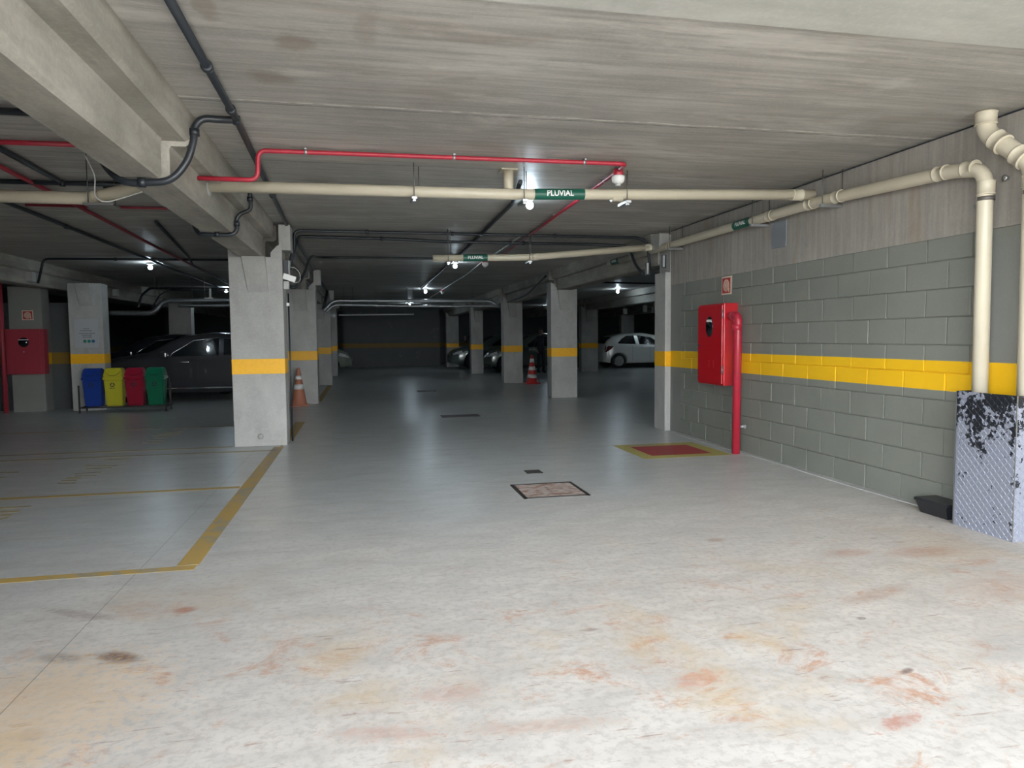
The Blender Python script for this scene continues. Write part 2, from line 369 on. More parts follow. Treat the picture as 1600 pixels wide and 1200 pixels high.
bm = NB(); bx(bm, (4.62, 9.0, 0), (16.2, 9.2, H)); struct('wall_unseen_right', bm, M['dimwall'])  # unseen wall added to keep daylight from leaking in
bm = NB(); bx(bm, (-9, 14.95, 0), (-5.3, 15.12, 2.02)); struct('wall_left_partition', bm, M['dimwall'])
bm = NB(); bx(bm, (-6.28, 14.60, 0), (-5.74, 14.94, 2.3)); struct('wall_left_pier', bm, M['paintwall'])
# right wall: mortar core with proud painted blocks
bm = NB(); bx(bm, (4.090, .9, 0), (4.28, 9.0, 2.0)); struct('wall_right_core', bm, M['block'])
bm = NB(); J0 = 4.32
for r in range(10):
    z0, z1 = r * .2 + .0035, (r + 1) * .2 - .0035
    if r == 9: z1 = 1.965
    off = J0 if r % 2 == 0 else J0 + .2
    k = math.ceil((4.06 - off) / .4) - 1
    while True:
        a, b = off + k * .4, off + (k + 1) * .4; k += 1
        if a > 8.6: break
        a, b = max(a, 4.06), min(b, 8.62)
        if b - a < .03: continue
        j = random.uniform(-.0022, .0022)
        bx(bm, (4.079 + j, a + .0045, z0), (4.10, b - .0045, z1), .0055)
struct('wall_right_blocks', bm, M['block'])
bm = NB(); bx(bm, (4.081, 8.62, 0), (4.10, 9.0, 1.97)); bx(bm, (4.086, 2.9, 0), (4.12, 4.06, 1.9)); struct('wall_right_plaster', bm, M['paintwall'])
bm = NB(); bx(bm, (4.075, .9, 1.965), (4.30, 8.94, 2.672)); struct('wall_right_upper', bm, M['upper'])
bm = NB(); bx(bm, (4.10, .9, 2.672), (4.25, 9, H)); struct('ceiling_gap_shade', bm, M['ink'])  # dark strip standing in for the shaded gap under the ceiling, no trim

# ------------------------------------------------------------ columns
def column(x0, x1, y0, label, y1=None, h=2.27, corbel=True, head=True, z0b=.87, z1b=1.06):
    y1 = y1 or y0 + .35; cx, cy = (x0 + x1) / 2, (y0 + y1) / 2
    t = thing('concrete_column', label, 'column', (cx, cy, 0), group='concrete columns of the garage')
    bm = NB(); bx(bm, (x0, y0, 0), (x1, y1, h), .012); ob('shaft', bm, M['column'], t)
    bm = NB(); bx(bm, (x0 - .002, y0 - .002, z0b), (x1 + .002, y1 + .002, z1b), .012); ob('painted_band', bm, M['yellow'], t)
    if head:
        bm = NB()
        prism(bm, [(x1 - .13, h - .02), (x1, h - .02), (x1, h + .16), (x1 - .06, h + .13), (x1 - .13, h + .05)], 'y', y0 + .005, y1 - .005)
        bx(bm, (x1 - .035, y0 + .02, h + .08), (x1 + .10, y1 - .02, H - .03), .01)
        prism(bm, [(x0 + .13, h - .02), (x0, h - .02), (x0, h + .16), (x0 + .06, h + .13), (x0 + .13, h + .05)], 'y', y0 + .005, y1 - .005)
        ob('column_head', bm, M['column'], t)
    if corbel:
        bm = NB(); w = (x1 - x0); a, b = x0 + .30 * w - .04, x0 + .70 * w
        A = [(a, h), (b, h), (b + .03, h - .42), (a + .06, h - .42)]
        vs0 = [bm.verts.new((u, y0 + .01, v)) for u, v in A]
        vs1 = [bm.verts.new((u + (.012 if i in (0, 3) else -.012), y0 - (.045 if i < 2 else .006), v)) for i, (u, v) in enumerate(A)]
        bm.faces.new(vs1)
        for i in range(4): bm.faces.new((vs0[i], vs0[(i + 1) % 4], vs1[(i + 1) % 4], vs1[i]))
        ob('corbel', bm, M['patch'], t)
    return t
nearest = column(-1.52, -.91, 8.95, 'largest concrete column nearest the camera, yellow band, grey boxes on its side')
column(-1.48, -.87, 14.62, 'second column of the left aisle row, orange traffic cone at its foot')
column(-1.45, -.84, 20.6, 'third column of the left aisle row, just behind the second one')
column(-1.43, -.83, 25.4, 'fourth and farthest column of the left aisle row, beside a parked car nose', corbel=False)
column(3.90, 4.47, 14.45, 'full height column standing alone in the middle right, left of the white car')
column(3.94, 4.50, 19.8, 'column behind the red and white cone, right of centre')
column(3.84, 4.28, 25.25, 'column between two dark car fronts at the back centre')
column(3.72, 4.28, 31.8, 'dim column farthest back, left of the column between the dark cars', corbel=False)
column(7.95, 8.60, 25.2, 'column at the tail of the white hatchback')
column(11.62, 12.25, 30.8, 'dim column rising behind the roof of the white hatchback', corbel=False, head=False)
column(-5.27, -4.70, 14.52, 'left column with a notice sheet, blue bin in front of it', h=2.36, head=False)
column(-4.98, -4.42, 20.3, 'dim column behind the dark parked cars', corbel=False, head=False)
t = thing('concrete_column', 'column ending the grey block wall, bluish concrete edge with yellow band', 'column', (4.31, 9.12, 0), group='concrete columns of the garage')
bm = NB(); bx(bm, (4.0, 8.95, 0), (4.60, 9.30, 2.14), .01); bx(bm, (4.07, 8.95, 2.14), (4.5, 9.30, 2.60), .01); bx(bm, (3.93, 8.99, 2.45), (4.07, 9.28, 2.66), .01); ob('shaft', bm, M['column'], t)
bm = NB(); bx(bm, (3.998, 8.948, .87), (4.602, 9.302, 1.08), .01); ob('painted_band', bm, M['yellow'], t)

# ------------------------------------------------------------ beams (T shaped, along the depth)
def beam(segs, label, cap=None):
    """segs: (y0,y1,[profile (x,z)...])"""
    bm = NB()
    for y0, y1, prof in segs: prism(bm, prof, 'y', y0, y1)
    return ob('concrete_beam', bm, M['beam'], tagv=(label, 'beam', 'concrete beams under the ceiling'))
def tprof(c, fl, st, zf=2.50, zb=2.27):
    return [(c - fl, H), (c - fl, zf + .02), (c - fl + .02, zf), (c - st, zf), (c - st, zb + .015), (c - st + .015, zb), (c + st - .015, zb), (c + st, zb + .015), (c + st, zf), (c + fl - .02, zf), (c + fl, zf + .02), (c + fl, H)]
def seg_main(wr, zf=2.50, zc=None):
    return [(-1.46, H), (-1.46, zf), (-1.40, zf), (-1.40, 2.27), (wr - .02, 2.27), (wr, 2.29), (wr, zf - .02), (wr + .01, zf), (-1.03, zf), (-1.005, zf + .02), (-1.005, H)]
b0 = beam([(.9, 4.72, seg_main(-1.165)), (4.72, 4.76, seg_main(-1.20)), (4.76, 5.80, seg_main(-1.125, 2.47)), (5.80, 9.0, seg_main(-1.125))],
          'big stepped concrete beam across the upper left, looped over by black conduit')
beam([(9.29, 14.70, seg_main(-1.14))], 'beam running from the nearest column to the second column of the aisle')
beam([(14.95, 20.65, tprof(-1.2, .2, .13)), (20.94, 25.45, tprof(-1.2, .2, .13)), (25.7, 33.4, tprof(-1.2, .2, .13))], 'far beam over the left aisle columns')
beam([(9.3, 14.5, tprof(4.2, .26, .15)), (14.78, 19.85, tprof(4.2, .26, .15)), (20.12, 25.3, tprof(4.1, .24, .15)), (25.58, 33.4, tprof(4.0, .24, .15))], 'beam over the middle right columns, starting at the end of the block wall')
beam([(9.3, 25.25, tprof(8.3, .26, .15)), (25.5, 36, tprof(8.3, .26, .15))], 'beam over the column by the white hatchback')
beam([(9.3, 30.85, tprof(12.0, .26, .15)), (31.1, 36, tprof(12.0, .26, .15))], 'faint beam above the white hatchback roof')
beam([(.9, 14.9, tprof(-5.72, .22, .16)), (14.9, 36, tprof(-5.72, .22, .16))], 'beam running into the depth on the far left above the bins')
# ------------------------------------------------------------ pipes
def clamps(points, axis, r, parent, m=None, name='pipe_clip', w=.012):
    for c in points:
        bm = NB(); lathe(bm, [(r * .9, -w), (r + .004, -w), (r + .004, w), (r * .9, w)], c, 16, axis)
        ob(name, bm, m or M['steel'], parent)
def pipe(name, label, cat, path, r, m, seg=16, rnd=.06, group=None, joints=(), jr=1.09, jl=.05, smooth=False, jm=None):
    P = smooth_path(path) if smooth else round_path(path, rnd)
    t = thing(name, label, cat, tuple(path[0]), group=group)
    bm = NB(); tube(bm, P, r, seg); ob('pipe_run', bm, m, t)
    for (c, d, jn) in joints:
        c, d = Vector(c), Vector(d).normalized()
        bm = NB(); tube(bm, [c - d * jl, c - d * (jl * .8), c - d * (jl * .75), c + d * (jl * .75), c + d * (jl * .8), c + d * jl], r, 20,
                        radii=[r * jr * 1.05, r * jr * 1.05, r * jr, r * jr, r * jr * 1.05, r * jr * 1.05])
        ob(jn, bm, jm or m, t)
    return t
def hanger(x, y, z, r, parent, side=.0, light=False):
    """two threaded rods and a short channel that carries a pipe"""
    bm = NB(); tube(bm, [(x, y - r - .02, z - r - .02), (x, y - r - .02, H)], .004, 8); ob('threaded_rod', bm, M['rod'], parent)
    bm = NB(); tube(bm, [(x + .05, y + r + .03, z - r - .02), (x + .05, y + r + .03, H)], .004, 8); ob('threaded_rod', bm, M['rod'], parent)
    bm = NB(); bx(bm, (x - .022, y - r - .06, z - r - .03), (x + .022, y + r + .06, z - r - .008), .002)
    bx(bm, (x - .012, y - r - .035, z - r - .045), (x + .012, y - r - .012, z - r - .03)); ob('support_channel', bm, M['steel'], parent)
def label_band(c, r, axis, L, parent, txt='PLUVIAL', size=.05, face=(-1, 0), tilt=0.0, arc=75, skew=0.0):
    """green sleeve sticker wrapped on a pipe; axis 'x' faces -y, axis 'y' faces -x"""
    bm = NB(); n = 12; a0, a1 = math.radians(-arc), math.radians(arc)
    def Pt(s, ang, rr):
        if axis == 'x': return (c[0] + s, c[1] + s * skew - math.cos(ang) * rr, c[2] + math.sin(ang) * rr + s * tilt)
        return (c[0] - math.cos(ang) * rr, c[1] - s, c[2] + math.sin(ang) * rr - s * tilt)
    g = [[bm.verts.new(Pt(s, a0 + (a1 - a0) * i / n, r + .0015)) for i in range(n + 1)] for s in (-L / 2, L / 2)]
    for i in range(n):
        f = bm.faces.new((g[0][i], g[1][i], g[1][i + 1], g[0][i + 1])); f.smooth = True
    o = ob('pipe_sticker', bm, M['green'], parent); o['label'] = 'green sticker reading PLUVIAL'
    tm = text_mesh(txt, size, .0004)
    for k in range(-8, 9):
        bmesh.ops.bisect_plane(tm, geom=tm.verts[:] + tm.edges[:] + tm.faces[:], plane_co=(0, k * size * .06 + .0001, 0), plane_no=(0, 1, 0))
    for v in tm.verts:
        v.co = Vector(Pt(v.co.x, v.co.y / r, r + .0035 + v.co.z))
    me_par = o; q = ob('lettering', tm, M['white'], me_par)
PV = 'cream rain water pipes'
# main transverse rain pipe
zL, zR = 2.462, 2.530
main = pipe('drain_pipe', 'cream rain pipe crossing the view under the ceiling, first one from the camera', 'pipe', [(-1.13, 5.88, zL), (1.24, 5.9, 2.478), (3.98, 5.74, zR)], .045, M['pvc'], 20, .05, PV,
            joints=[((2.17, 5.86, 2.486), (1, -.03, .01), 'pipe_socket'), ((3.82, 5.75, 2.525), (1, -.05, .01), 'pipe_socket')])
bm = NB(); tube(bm, [(1.24, 5.95, 2.48), (1.24, 5.95, H - .001)], .043, 18); bx(bm, (1.17, 5.88, H - .012), (1.31, 6.02, H - .001)); ob('branch_pipe', bm, M['pvc'], main)
hanger(.44, 5.9, 2.472, .045, main); hanger(1.35, 5.9, 2.478, .045, main); hanger(2.24, 5.86, 2.487, .045, main)
label_band((1.66, 5.8755, 2.486), .0455, 'x', .43, main, size=.062, arc=80, tilt=.019, skew=-.0584)
# its elbow seal at the beam
bm = NB(); lathe(bm, [(.03, -.006), (.075, -.006), (.075, .006), (.03, .006)], (-1.118, 5.88, zL), 20, 'x'); ob('wall_seal', bm, M['patch'], main)
# rain pipe along the wall with the vertical drop
wallp = pipe('drain_pipe', 'cream rain pipe along the top of the block wall, dropping into the plate box', 'pipe',
             [(3.98, 11.1, 2.478), (3.98, 8.8, 2.468), (3.98, 5.6, 2.455), (3.98, 4.18, 2.385), (3.98, 3.94, 2.335), (3.985, 3.93, .6)], .047, M['pvc'], 20, .10, PV,
             joints=[((3.98, 4.30, 2.395), (0, 1, .05), 'pipe_socket'), ((3.98, 4.06, 2.37), (0, 1, .1), 'pipe_socket'), ((3.981, 3.932, 2.22), (0, 0, 1), 'pipe_socket'), ((3.98, 5.40, 2.447), (0, 1, .02), 'pipe_socket'), ((3.98, 5.78, 2.457), (0, 1, .02), 'pipe_socket'),
                     ((3.98, 8.75, 2.468), (0, 1, 0), 'pipe_socket'), ((3.98, 6.42, 2.458), (0, 1, .0), 'pipe_socket')], jl=.045)
for yy, zz in ((5.50, 2.45), (6.62, 2.458), (8.60, 2.466)):
    bm = NB(); tube(bm, [(3.90, yy, zz - .06), (3.90, yy, H)], .004, 8); ob('threaded_rod', bm, M['rod'], wallp)
    bm = NB(); tube(bm, [(4.055, yy - .05, zz - .06), (4.055, yy - .05, H)], .004, 8); ob('threaded_rod', bm, M['rod'], wallp)
    bm = NB(); bx(bm, (3.88, yy - .02, zz - .075), (4.08, yy + .02, zz - .05), .002); ob('support_channel', bm, M['steel'], wallp)
label_band((3.98, 6.92, 2.4604), .0475, 'y', .34, wallp, size=.055, arc=80)
label_band((3.98, 10.75, 2.4765), .0475, 'y', .34, wallp, size=.055, arc=80)
clamps([(3.981, 3.931, 2.15)], 'z', .047, wallp, M['rod'], 'pipe_strap')
bm = NB(); bx(bm, (4.0, 4.0, 2.12), (4.075, 4.02, 2.145)); lathe(bm, [(.008, -.012), (.012, -.012), (.012, .012), (.008, .012)], (4.0, 4.02, 2.12), 10, 'y'); ob('strap_bolt', bm, M['steel'], wallp)
# second transverse rain pipe
sec = pipe('drain_pipe', 'cream rain pipe crossing farther back, joining the wall pipe at the block wall end', 'pipe', [(3.98, 9.22, 2.505), (2.2, 9.28, 2.345), (.93, 9.3, 2.318)], .045, M['pvc'], 16, .05, PV,
           joints=[((3.86, 9.22, 2.495), (1, -.03, .09), 'pipe_socket'), ((2.28, 9.28, 2.352), (1, 0, .09), 'pipe_socket')])
hanger(2.2, 9.28, 2.345, .045, sec); hanger(1.12, 9.3, 2.318, .045, sec)
label_band((1.48, 9.2913, 2.3297), .0455, 'x', .32, sec, size=.055, arc=80, tilt=.0213, skew=-.0157)
# wide rain pipe top right with offset bend
big = pipe('drain_pipe', 'wide cream rain pipe with an angled offset in the upper right corner', 'pipe', [(3.93, 3.90, H), (3.93, 3.90, 2.56), (3.955, 3.60, 2.30), (3.965, 3.585, 2.24), (3.975, 3.58, .6)], .055, M['pvc'], 24, .10, PV,
           joints=[((3.93, 3.90, 2.645), (0, 0, 1), 'pipe_socket'), ((3.936, 3.80, 2.475), (.05, -.75, -.66), 'pipe_socket'), ((3.95, 3.655, 2.347), (.05, -.75, -.66), 'pipe_socket'), ((3.966, 3.583, 2.19), (0, 0, 1), 'pipe_socket')], jl=.04, jr=1.12)
clamps([(3.968, 3.582, 2.125)], 'z', .055, big, M['rod'], 'pipe_strap')
# left rain pipe behind the beam
lp = pipe('drain_pipe', 'cream rain pipe on the left passing behind the stepped beam', 'pipe', [(-3.2, 6.0, 2.36), (-1.98, 6.0, 2.365), (-1.62, 5.9, 2.44), (-1.40, 5.88, 2.46)], .047, M['pvc'], 18, .05, PV,
          joints=[((-1.93, 5.99, 2.375), (1, -.2, .15), 'pipe_socket')], jr=1.1, jl=.03)
bm = NB(); tube(bm, [(-1.98, 5.93, 2.31), (-1.98, 5.93, H)], .004, 8); ob('threaded_rod', bm, M['rod'], lp)
bm = NB(); tube(bm, [(-1.83, 6.05, 2.31), (-1.83, 6.05, H)], .004, 8); ob('threaded_rod', bm, M['rod'], lp)
bm = NB(); bx(bm, (-2.01, 5.9, 2.30), (-1.80, 6.07, 2.316), .002); ob('support_channel', bm, M['steel'], lp)
bm = NB(); tube(bm, smooth_path([(-1.96, 5.85, 2.65), (-1.90, 5.84, 2.50), (-1.90, 5.84, 2.36), (-1.84, 5.84, 2.315), (-1.74, 5.85, 2.34), (-1.55, 5.85, 2.41)]), .005, 8)
ob('loose_cable', bm, M['white'], tagv=('thin white cable looped round the left rain pipe', 'cable'))
# bottom flexible ducts at the back
def duct(path, r, label):
    P = round_path(path, .15, 6); Q = []; 
    for a, b in zip(P, P[1:]):
        n = max(1, int((b - a).length / .05))
        for i in range(n): Q.append(a.lerp(b, i / n))
    Q.append(P[-1]); bm = NB(); tube(bm, Q, r, 10, radii=[r * (1.0 + (.10 if i % 2 else -.04)) for i in range(len(Q))])
    t = thing('flexible_duct', label, 'duct', tuple(path[0]), group='silver ducts at the back'); ob('duct_run', bm, M['duct'], t)
    a, b = P[len(P) // 2 - 1], P[len(P) // 2]
    for s_ in (.12, .5, .88):
        c_ = Vector(path[-2 if len(path) > 2 else 0]).lerp(Vector(path[-3 if len(path) > 3 else 1]) if len(path) > 3 else Vector(path[1]), s_)
        bm = NB(); tube(bm, [(c_.x, c_.y + r * 1.2, c_.z - r), (c_.x, c_.y + r * 1.2, H)], .005, 6); bx(bm, (c_.x - .012, c_.y - r * 1.3, c_.z - r * 1.25), (c_.x + .012, c_.y + r * 1.3, c_.z - r * 1.05)); ob('hanger', bm, M['rod'], t)
    return t
duct([(-.98, 19.6, 2.03), (-.72, 19.6, 2.31), (3.55, 19.6, 2.31), (3.78, 19.6, 2.13)], .045, 'upper silver ribbed duct crossing behind the second aisle column')
duct([(-.92, 19.5, 2.00), (-.70, 19.5, 2.20), (1.5, 19.5, 2.16), (3.7, 19.5, 2.165)], .035, 'lower silver duct just under the ribbed one')
duct([(-.75, 25.0, 2.11), (1.8, 25.0, 2.13)], .03, 'thin silver duct farthest back in the centre')
duct([(-5.35, 17.0, 1.90), (-4.47, 17.0, 1.89), (-4.25, 17.0, 2.17), (-1.6, 17.0, 2.20)], .055, 'grey duct stepping up above the dark cars on the left')
duct([(-4.0, 17.2, 2.07), (-1.6, 17.2, 2.08)], .04, 'lower grey duct above the dark cars on the left')

# red alarm conduit
RG = 'red alarm conduits'
def redclips(parent, pts, axis='x'):
    for c in pts:
        bm = NB(); lathe(bm, [(.014, -.010), (.020, -.010), (.020, .010), (.014, .010)], c, 12, axis)
        if axis == 'x': bx(bm, (c[0] - .008, c[1] - .04, c[2] + .012), (c[0] + .008, c[1] + .04, c[2] + .022))
        else: bx(bm, (c[0] - .04, c[1] - .008, c[2] + .012), (c[0] + .04, c[1] + .008, c[2] + .022))
        ob('pipe_clip', bm, M['steel'], parent)
rc = pipe('alarm_conduit', 'red conduit with a step up, running along the ceiling above the first rain pipe', 'pipe',
          [(-1.13, 5.53, 2.445), (-.715, 5.53, 2.445), (-.705, 5.52, 2.655), (2.095, 5.45, 2.655), (2.12, 5.75, 2.655), (2.20, 8.2, 2.655), (2.36, 12.6, 2.655)], .017, M['redpipe'], 12, .06, RG)
redclips(rc, [(-.37, 5.51, 2.655), (.72, 5.485, 2.655), (1.75, 5.46, 2.655)])
redclips(rc, [(2.13, 6.05, 2.655), (2.2, 7.9, 2.655)], 'y')
rc2 = pipe('alarm_conduit', 'far stretch of red conduit with pale cable between the smoke detectors', 'pipe', [(2.16, 12.6, 2.655), (2.22, 14.0, 2.655)], .017, M['redpipe'], 10, .06, RG)
bm = NB(); tube(bm, smooth_path([(2.14, 9.5, 2.655), (2.15, 11.0, 2.64), (2.16, 12.7, 2.65), (2.2, 15.0, 2.62), (2.24, 17.0, 2.65), (2.26, 20.6, 2.64), (2.2, 23, 2.6)]), .011, 8)
ob('cable', bm, M['grey'], tagv=('pale cable running back from the red conduit between the smoke detectors', 'cable'))
pipe('alarm_conduit', 'red conduit on the ceiling left of the stepped beam', 'pipe', [(-3.4, 5.62, 2.655), (-1.47, 5.56, 2.655)], .018, M['redpipe'], 12, .06, RG)
pipe('alarm_conduit', 'dull red conduit running into the depth over the left bays', 'pipe', [(-2.70, 5.4, 2.65), (-2.76, 7.6, 2.65), (-2.9, 11.3, 2.65), (-3.08, 17.5, 2.65)], .020, M['reddark'], 10, .06, RG)
pipe('alarm_conduit', 'thin dark red line across the ceiling of the left bays', 'pipe', [(-3.3, 8.15, 2.67), (-1.47, 8.15, 2.67)], .014, M['reddark'], 10, .06, RG)
def detector(x, y, label, redbase=True, big=1.0):
    t = thing('smoke_detector', label, 'smoke detector', (x, y, 2.64), group='ceiling smoke detectors')
    if redbase:
        bm = NB(); lathe(bm, [(.030 * big, 2.60), (.046 * big, 2.60), (.040 * big, 2.66), (.03 * big, 2.67)], (x, y, 0), 20); ob('mounting_box', bm, M['redpipe'], t)
    bm = NB(); lathe(bm, [(.015, 2.545), (.028, 2.548), (.050, 2.565), (.055, 2.60), (.052, 2.612)], (x, y, 0), 24); ob('sensor_head', bm, M['white'], t)
    bm = NB(); lathe(bm, [(.008, 2.528), (.022, 2.53), (.024, 2.546), (.018, 2.55)], (x, y, 0), 16); ob('sensor_chamber', bm, M['grey'], t)
detector(2.115, 5.68, 'white smoke detector on a red box at the corner of the red conduit')
detector(2.17, 12.5, 'smoke detector beside the second lamp, under the red conduit')
detector(2.27, 20.2, 'farthest smoke detector, a tiny white dot at the end of the pale cable')

# black conduits
BG = 'black conduits on the ceiling'
def blk(label, path, r=.022, smooth=False, rings=(), rnd=.08):
    P = smooth_path(path) if smooth else round_path(path, rnd)
    t = thing('black_conduit', label, 'conduit', tuple(path[0]), group=BG)
    bm = NB(); tube(bm, P, r, 12); ob('conduit_run', bm, M['black'], t)
    for c, ax in rings:
        bm = NB(); lathe(bm, [(r * .9, -.02), (r + .008, -.02), (r + .008, .02), (r * .9, .02)], c, 12, ax); ob('coupling', bm, M['black'], t)
    return t
blk('black conduit along the ceiling right beside the stepped beam', [(-.73, 3.0, 2.66), (-.735, 4.76, 2.66), (-.86, 9.4, 2.66), (-.93, 20.8, 2.66)], .0215, rings=[((-.73, 3.9, 2.655), 'y'), ((-.735, 4.6, 2.66), 'y'), ((-.80, 7.2, 2.66), 'y')])
blk('thick black conduit looping down over the near part of the stepped beam', [(-.735, 4.80, 2.655), (-.84, 4.80, 2.655), (-.93, 4.78, 2.645), (-.975, 4.77, 2.59), (-.985, 4.76, 2.50), (-1.03, 4.75, 2.37), (-1.12, 4.74, 2.265), (-1.25, 4.74, 2.24), (-1.38, 4.75, 2.245), (-1.475, 4.78, 2.32), (-1.56, 4.8, 2.46), (-1.68, 4.82, 2.62), (-1.9, 4.84, 2.65), (-2.6, 4.86, 2.65)], .022, True,
    rings=[((-.735, 4.80, 2.655), 'x'), ((-.978, 4.768, 2.56), 'z'), ((-1.28, 4.74, 2.24), 'x')])
blk('thin black conduit looping over the far part of the stepped beam', [(-.98, 7.0, 2.66), (-.975, 7.0, 2.60), (-.98, 7.0, 2.49), (-1.06, 7.0, 2.445), (-1.10, 7.0, 2.39), (-1.10, 6.99, 2.30), (-1.16, 6.98, 2.248), (-1.38, 6.98, 2.248), (-1.44, 7.0, 2.27), (-1.50, 7.0, 2.40), (-1.6, 7.0, 2.60), (-2.2, 6.98, 2.65)], .019, True, rings=[((-.977, 7.0, 2.58), 'z'), ((-1.10, 6.995, 2.35), 'z'), ((-1.27, 6.98, 2.248), 'x')])
blk('black conduit crossing the ceiling, front one of the pair, dropping to the nearest column', [(-.86, 9.36, 2.16), (-.84, 9.4, 2.35), (-.80, 9.42, 2.45), (-.80, 9.42, 2.655), (3.80, 9.42, 2.655), (3.93, 9.40, 2.60), (3.96, 9.36, 2.2)], .019, rings=[((.1, 9.42, 2.655), 'x'), ((1.2, 9.42, 2.655), 'x'), ((2.6, 9.42, 2.655), 'x')])
blk('black conduit crossing the ceiling, rear one of the pair', [(-.88, 9.55, 2.22), (-.83, 9.7, 2.45), (-.80, 9.95, 2.655), (.4, 9.97, 2.650), (1.2, 10.05, 2.635), (3.3, 10.05, 2.635), (3.84, 9.9, 2.6), (3.88, 9.7, 2.3), (3.92, 9.5, 2.15)], .021, rings=[((.3, 9.97, 2.65), 'x'), ((2.3, 10.05, 2.635), 'x')])
blk('black conduit along the ceiling that feeds the lamps of the aisle', [(1.40, 6.2, 2.65), (1.55, 7.25, 2.66), (1.62, 11.4, 2.66), (1.66, 20.0, 2.66)], .021, rings=[((1.58, 9.4, 2.65), 'y')])
blk('black conduit hanging from the grey box on the nearest column, then crossing the ceiling', [(-.86, 9.18, 1.935), (-.78, 9.2, 1.94), (-.70, 9.5, 2.12), (-.74, 11.5, 2.55), (-.66, 12.4, 2.655), (-.3, 12.45, 2.66), (1.6, 12.35, 2.655)], .020, True)
blk('thin black conduit running down the edge of the nearest column', [(-.885, 9.32, 1.86), (-.885, 9.32, .0)], .010)
blk('black conduit crossing the ceiling of the left bays', [(-5.2, 13.15, 2.25), (-5.1, 13.15, 2.655), (-1.5, 12.95, 2.655)], .020, rings=[((-4.0, 13.1, 2.655), 'x')])
blk('black conduit crossing behind the left rain pipe', [(-3.6, 6.95, 2.655), (-1.47, 6.88, 2.655)], .022, rings=[((-2.5, 6.9, 2.65), 'x')])
blk('black conduit running slanting into the depth, left edge', [(-2.48, 5.2, 2.66), (-2.51, 6.9, 2.66)], .022)
blk('grey green conduit line that feeds the left lamps', [(-3.36, 6.5, 2.66), (-3.40, 8.0, 2.66), (-3.50, 13.9, 2.66), (-3.66, 21.0, 2.66)], .021, rings=[((-3.42, 9.5, 2.655), 'y')])
blk('black conduit joining the dull red line over the left bays', [(-2.30, 9.0, 2.66), (-2.75, 12.6, 2.66), (-2.9, 13.6, 2.62), (-3.2, 20.5, 2.66)], .018)
blk('pair of black conduits dropping down the far left beam', [(-1.5, 19.9, 2.64), (-5.3, 19.9, 2.64), (-5.44, 19.7, 2.45), (-5.46, 19.4, 2.12)], .03)
blk('black conduit dropping down the far left beam beside the pair', [(-1.5, 20.1, 2.60), (-4.9, 20.05, 2.60), (-5.05, 19.8, 2.45), (-5.2, 19.6, 2.1)], .02)
blk('black conduit bundle bending onto the third aisle column', [(-.90, 20.35, 2.62), (-.93, 20.25, 2.4), (-1.0, 20.1, 2.12)], .04)
blk('dark cable hanging on the beam right of the centre', [(3.91, 14.9, 2.6), (3.90, 15.8, 2.45), (3.91, 17.0, 2.30), (3.91, 19.0, 2.25)], .018, True)
blk('black conduit crossing the ceiling by the lamp right of the middle column', [(4.5, 16.5, 2.62), (7.2, 17.5, 2.66), (11.8, 17.0, 2.66)], .02)

# ------------------------------------------------------------ lamps
def lamp(x, y, label, z=2.60, k=1.0):
    t = thing('ceiling_lamp', label, 'lamp', (x, y, z), group='lit bulbs on the ceiling')
    bm = NB(); bx(bm, (x - .055, y - .045, H - .035), (x + .055, y + .045, H - .001), .008); ob('junction_box', bm, M['grey'], t)
    bm = NB(); lathe(bm, [(.016, z + .035), (.024, z + .035), (.026, H - .03), (.016, H - .03)], (x, y, 0), 16); ob('lamp_holder', bm, M['white'], t)
    bm = NB(); R = .036
    lathe(bm, [(.002, z - R)] + [(R * math.cos(math.radians(a)), z + R * math.sin(math.radians(a))) for a in range(-75, 76, 15)] + [(.016, z + .04)], (x, y, 0), 20); ob('bulb', bm, M['bulb'], t)
lamp(1.67, 6.98, 'nearest lit bulb, just under the first rain pipe label', 2.595)
lamp(1.71, 13.07, 'second lit bulb of the aisle, under the farther rain pipe')
lamp(1.80, 20.28, 'third lit bulb of the aisle, above the silver ducts')
lamp(1.89, 28.4, 'farthest lit bulb of the aisle, below the silver ducts')
lamp(-3.68, 13.91, 'lit bulb over the left bays above the bins')
lamp(-3.52, 20.3, 'lit bulb at the left edge of the nearest column')
lamp(7.41, 19.93, 'lit bulb above the white hatchback')
lamp(11.6, 25.6, 'unseen bulb added to light the white hatchback, behind the block wall end column')  # added out of sight to brighten the white hatchback
lamp(12.9, 24.4, 'unseen bulb added ahead of the white hatchback to light it, behind the block wall')  # second added bulb, out of sight, for more light on the hatchback
lamp(8.03, 30.2, 'small distant bulb at the left edge of the middle column')

# ------------------------------------------------------------ wall fittings, right
t = thing('hydrant_cabinet', 'red fire hose cabinet on the grey block wall', 'fire cabinet', (3.99, 7.5, .73))
bm = NB(); bx(bm, (3.915, 7.20, .725), (4.079, 7.80, 1.64), .006); ob('cabinet_body', bm, M['red'], t)
bm = NB(); bx(bm, (3.897, 7.215, .745), (3.914, 7.785, 1.62), .004)
for i in range(2):
    for j in range(3): bx(bm, (3.894, 7.40 + i * .10, .93 + j * .03), (3.8975, 7.47 + i * .10, .94 + j * .03))
d = ob('door', bm, M['red'], t)
bm = NB(); lathe(bm, [(.001, -.003), (.075, -.003), (.075, .003), (.001, .003)], (0, 0, 0), 32, 'x')
for v in bm.verts: v.co = Vector((v.co.x + 3.8945, v.co.y * 1.05 + 7.50, v.co.z * 1.55 + 1.385))
ob('viewing_window', bm, M['glass'], d)
bm = NB(); bx(bm, (3.889, 7.44, 1.44), (3.892, 7.56, 1.465)); ob('window_strip', bm, M['white'], d)
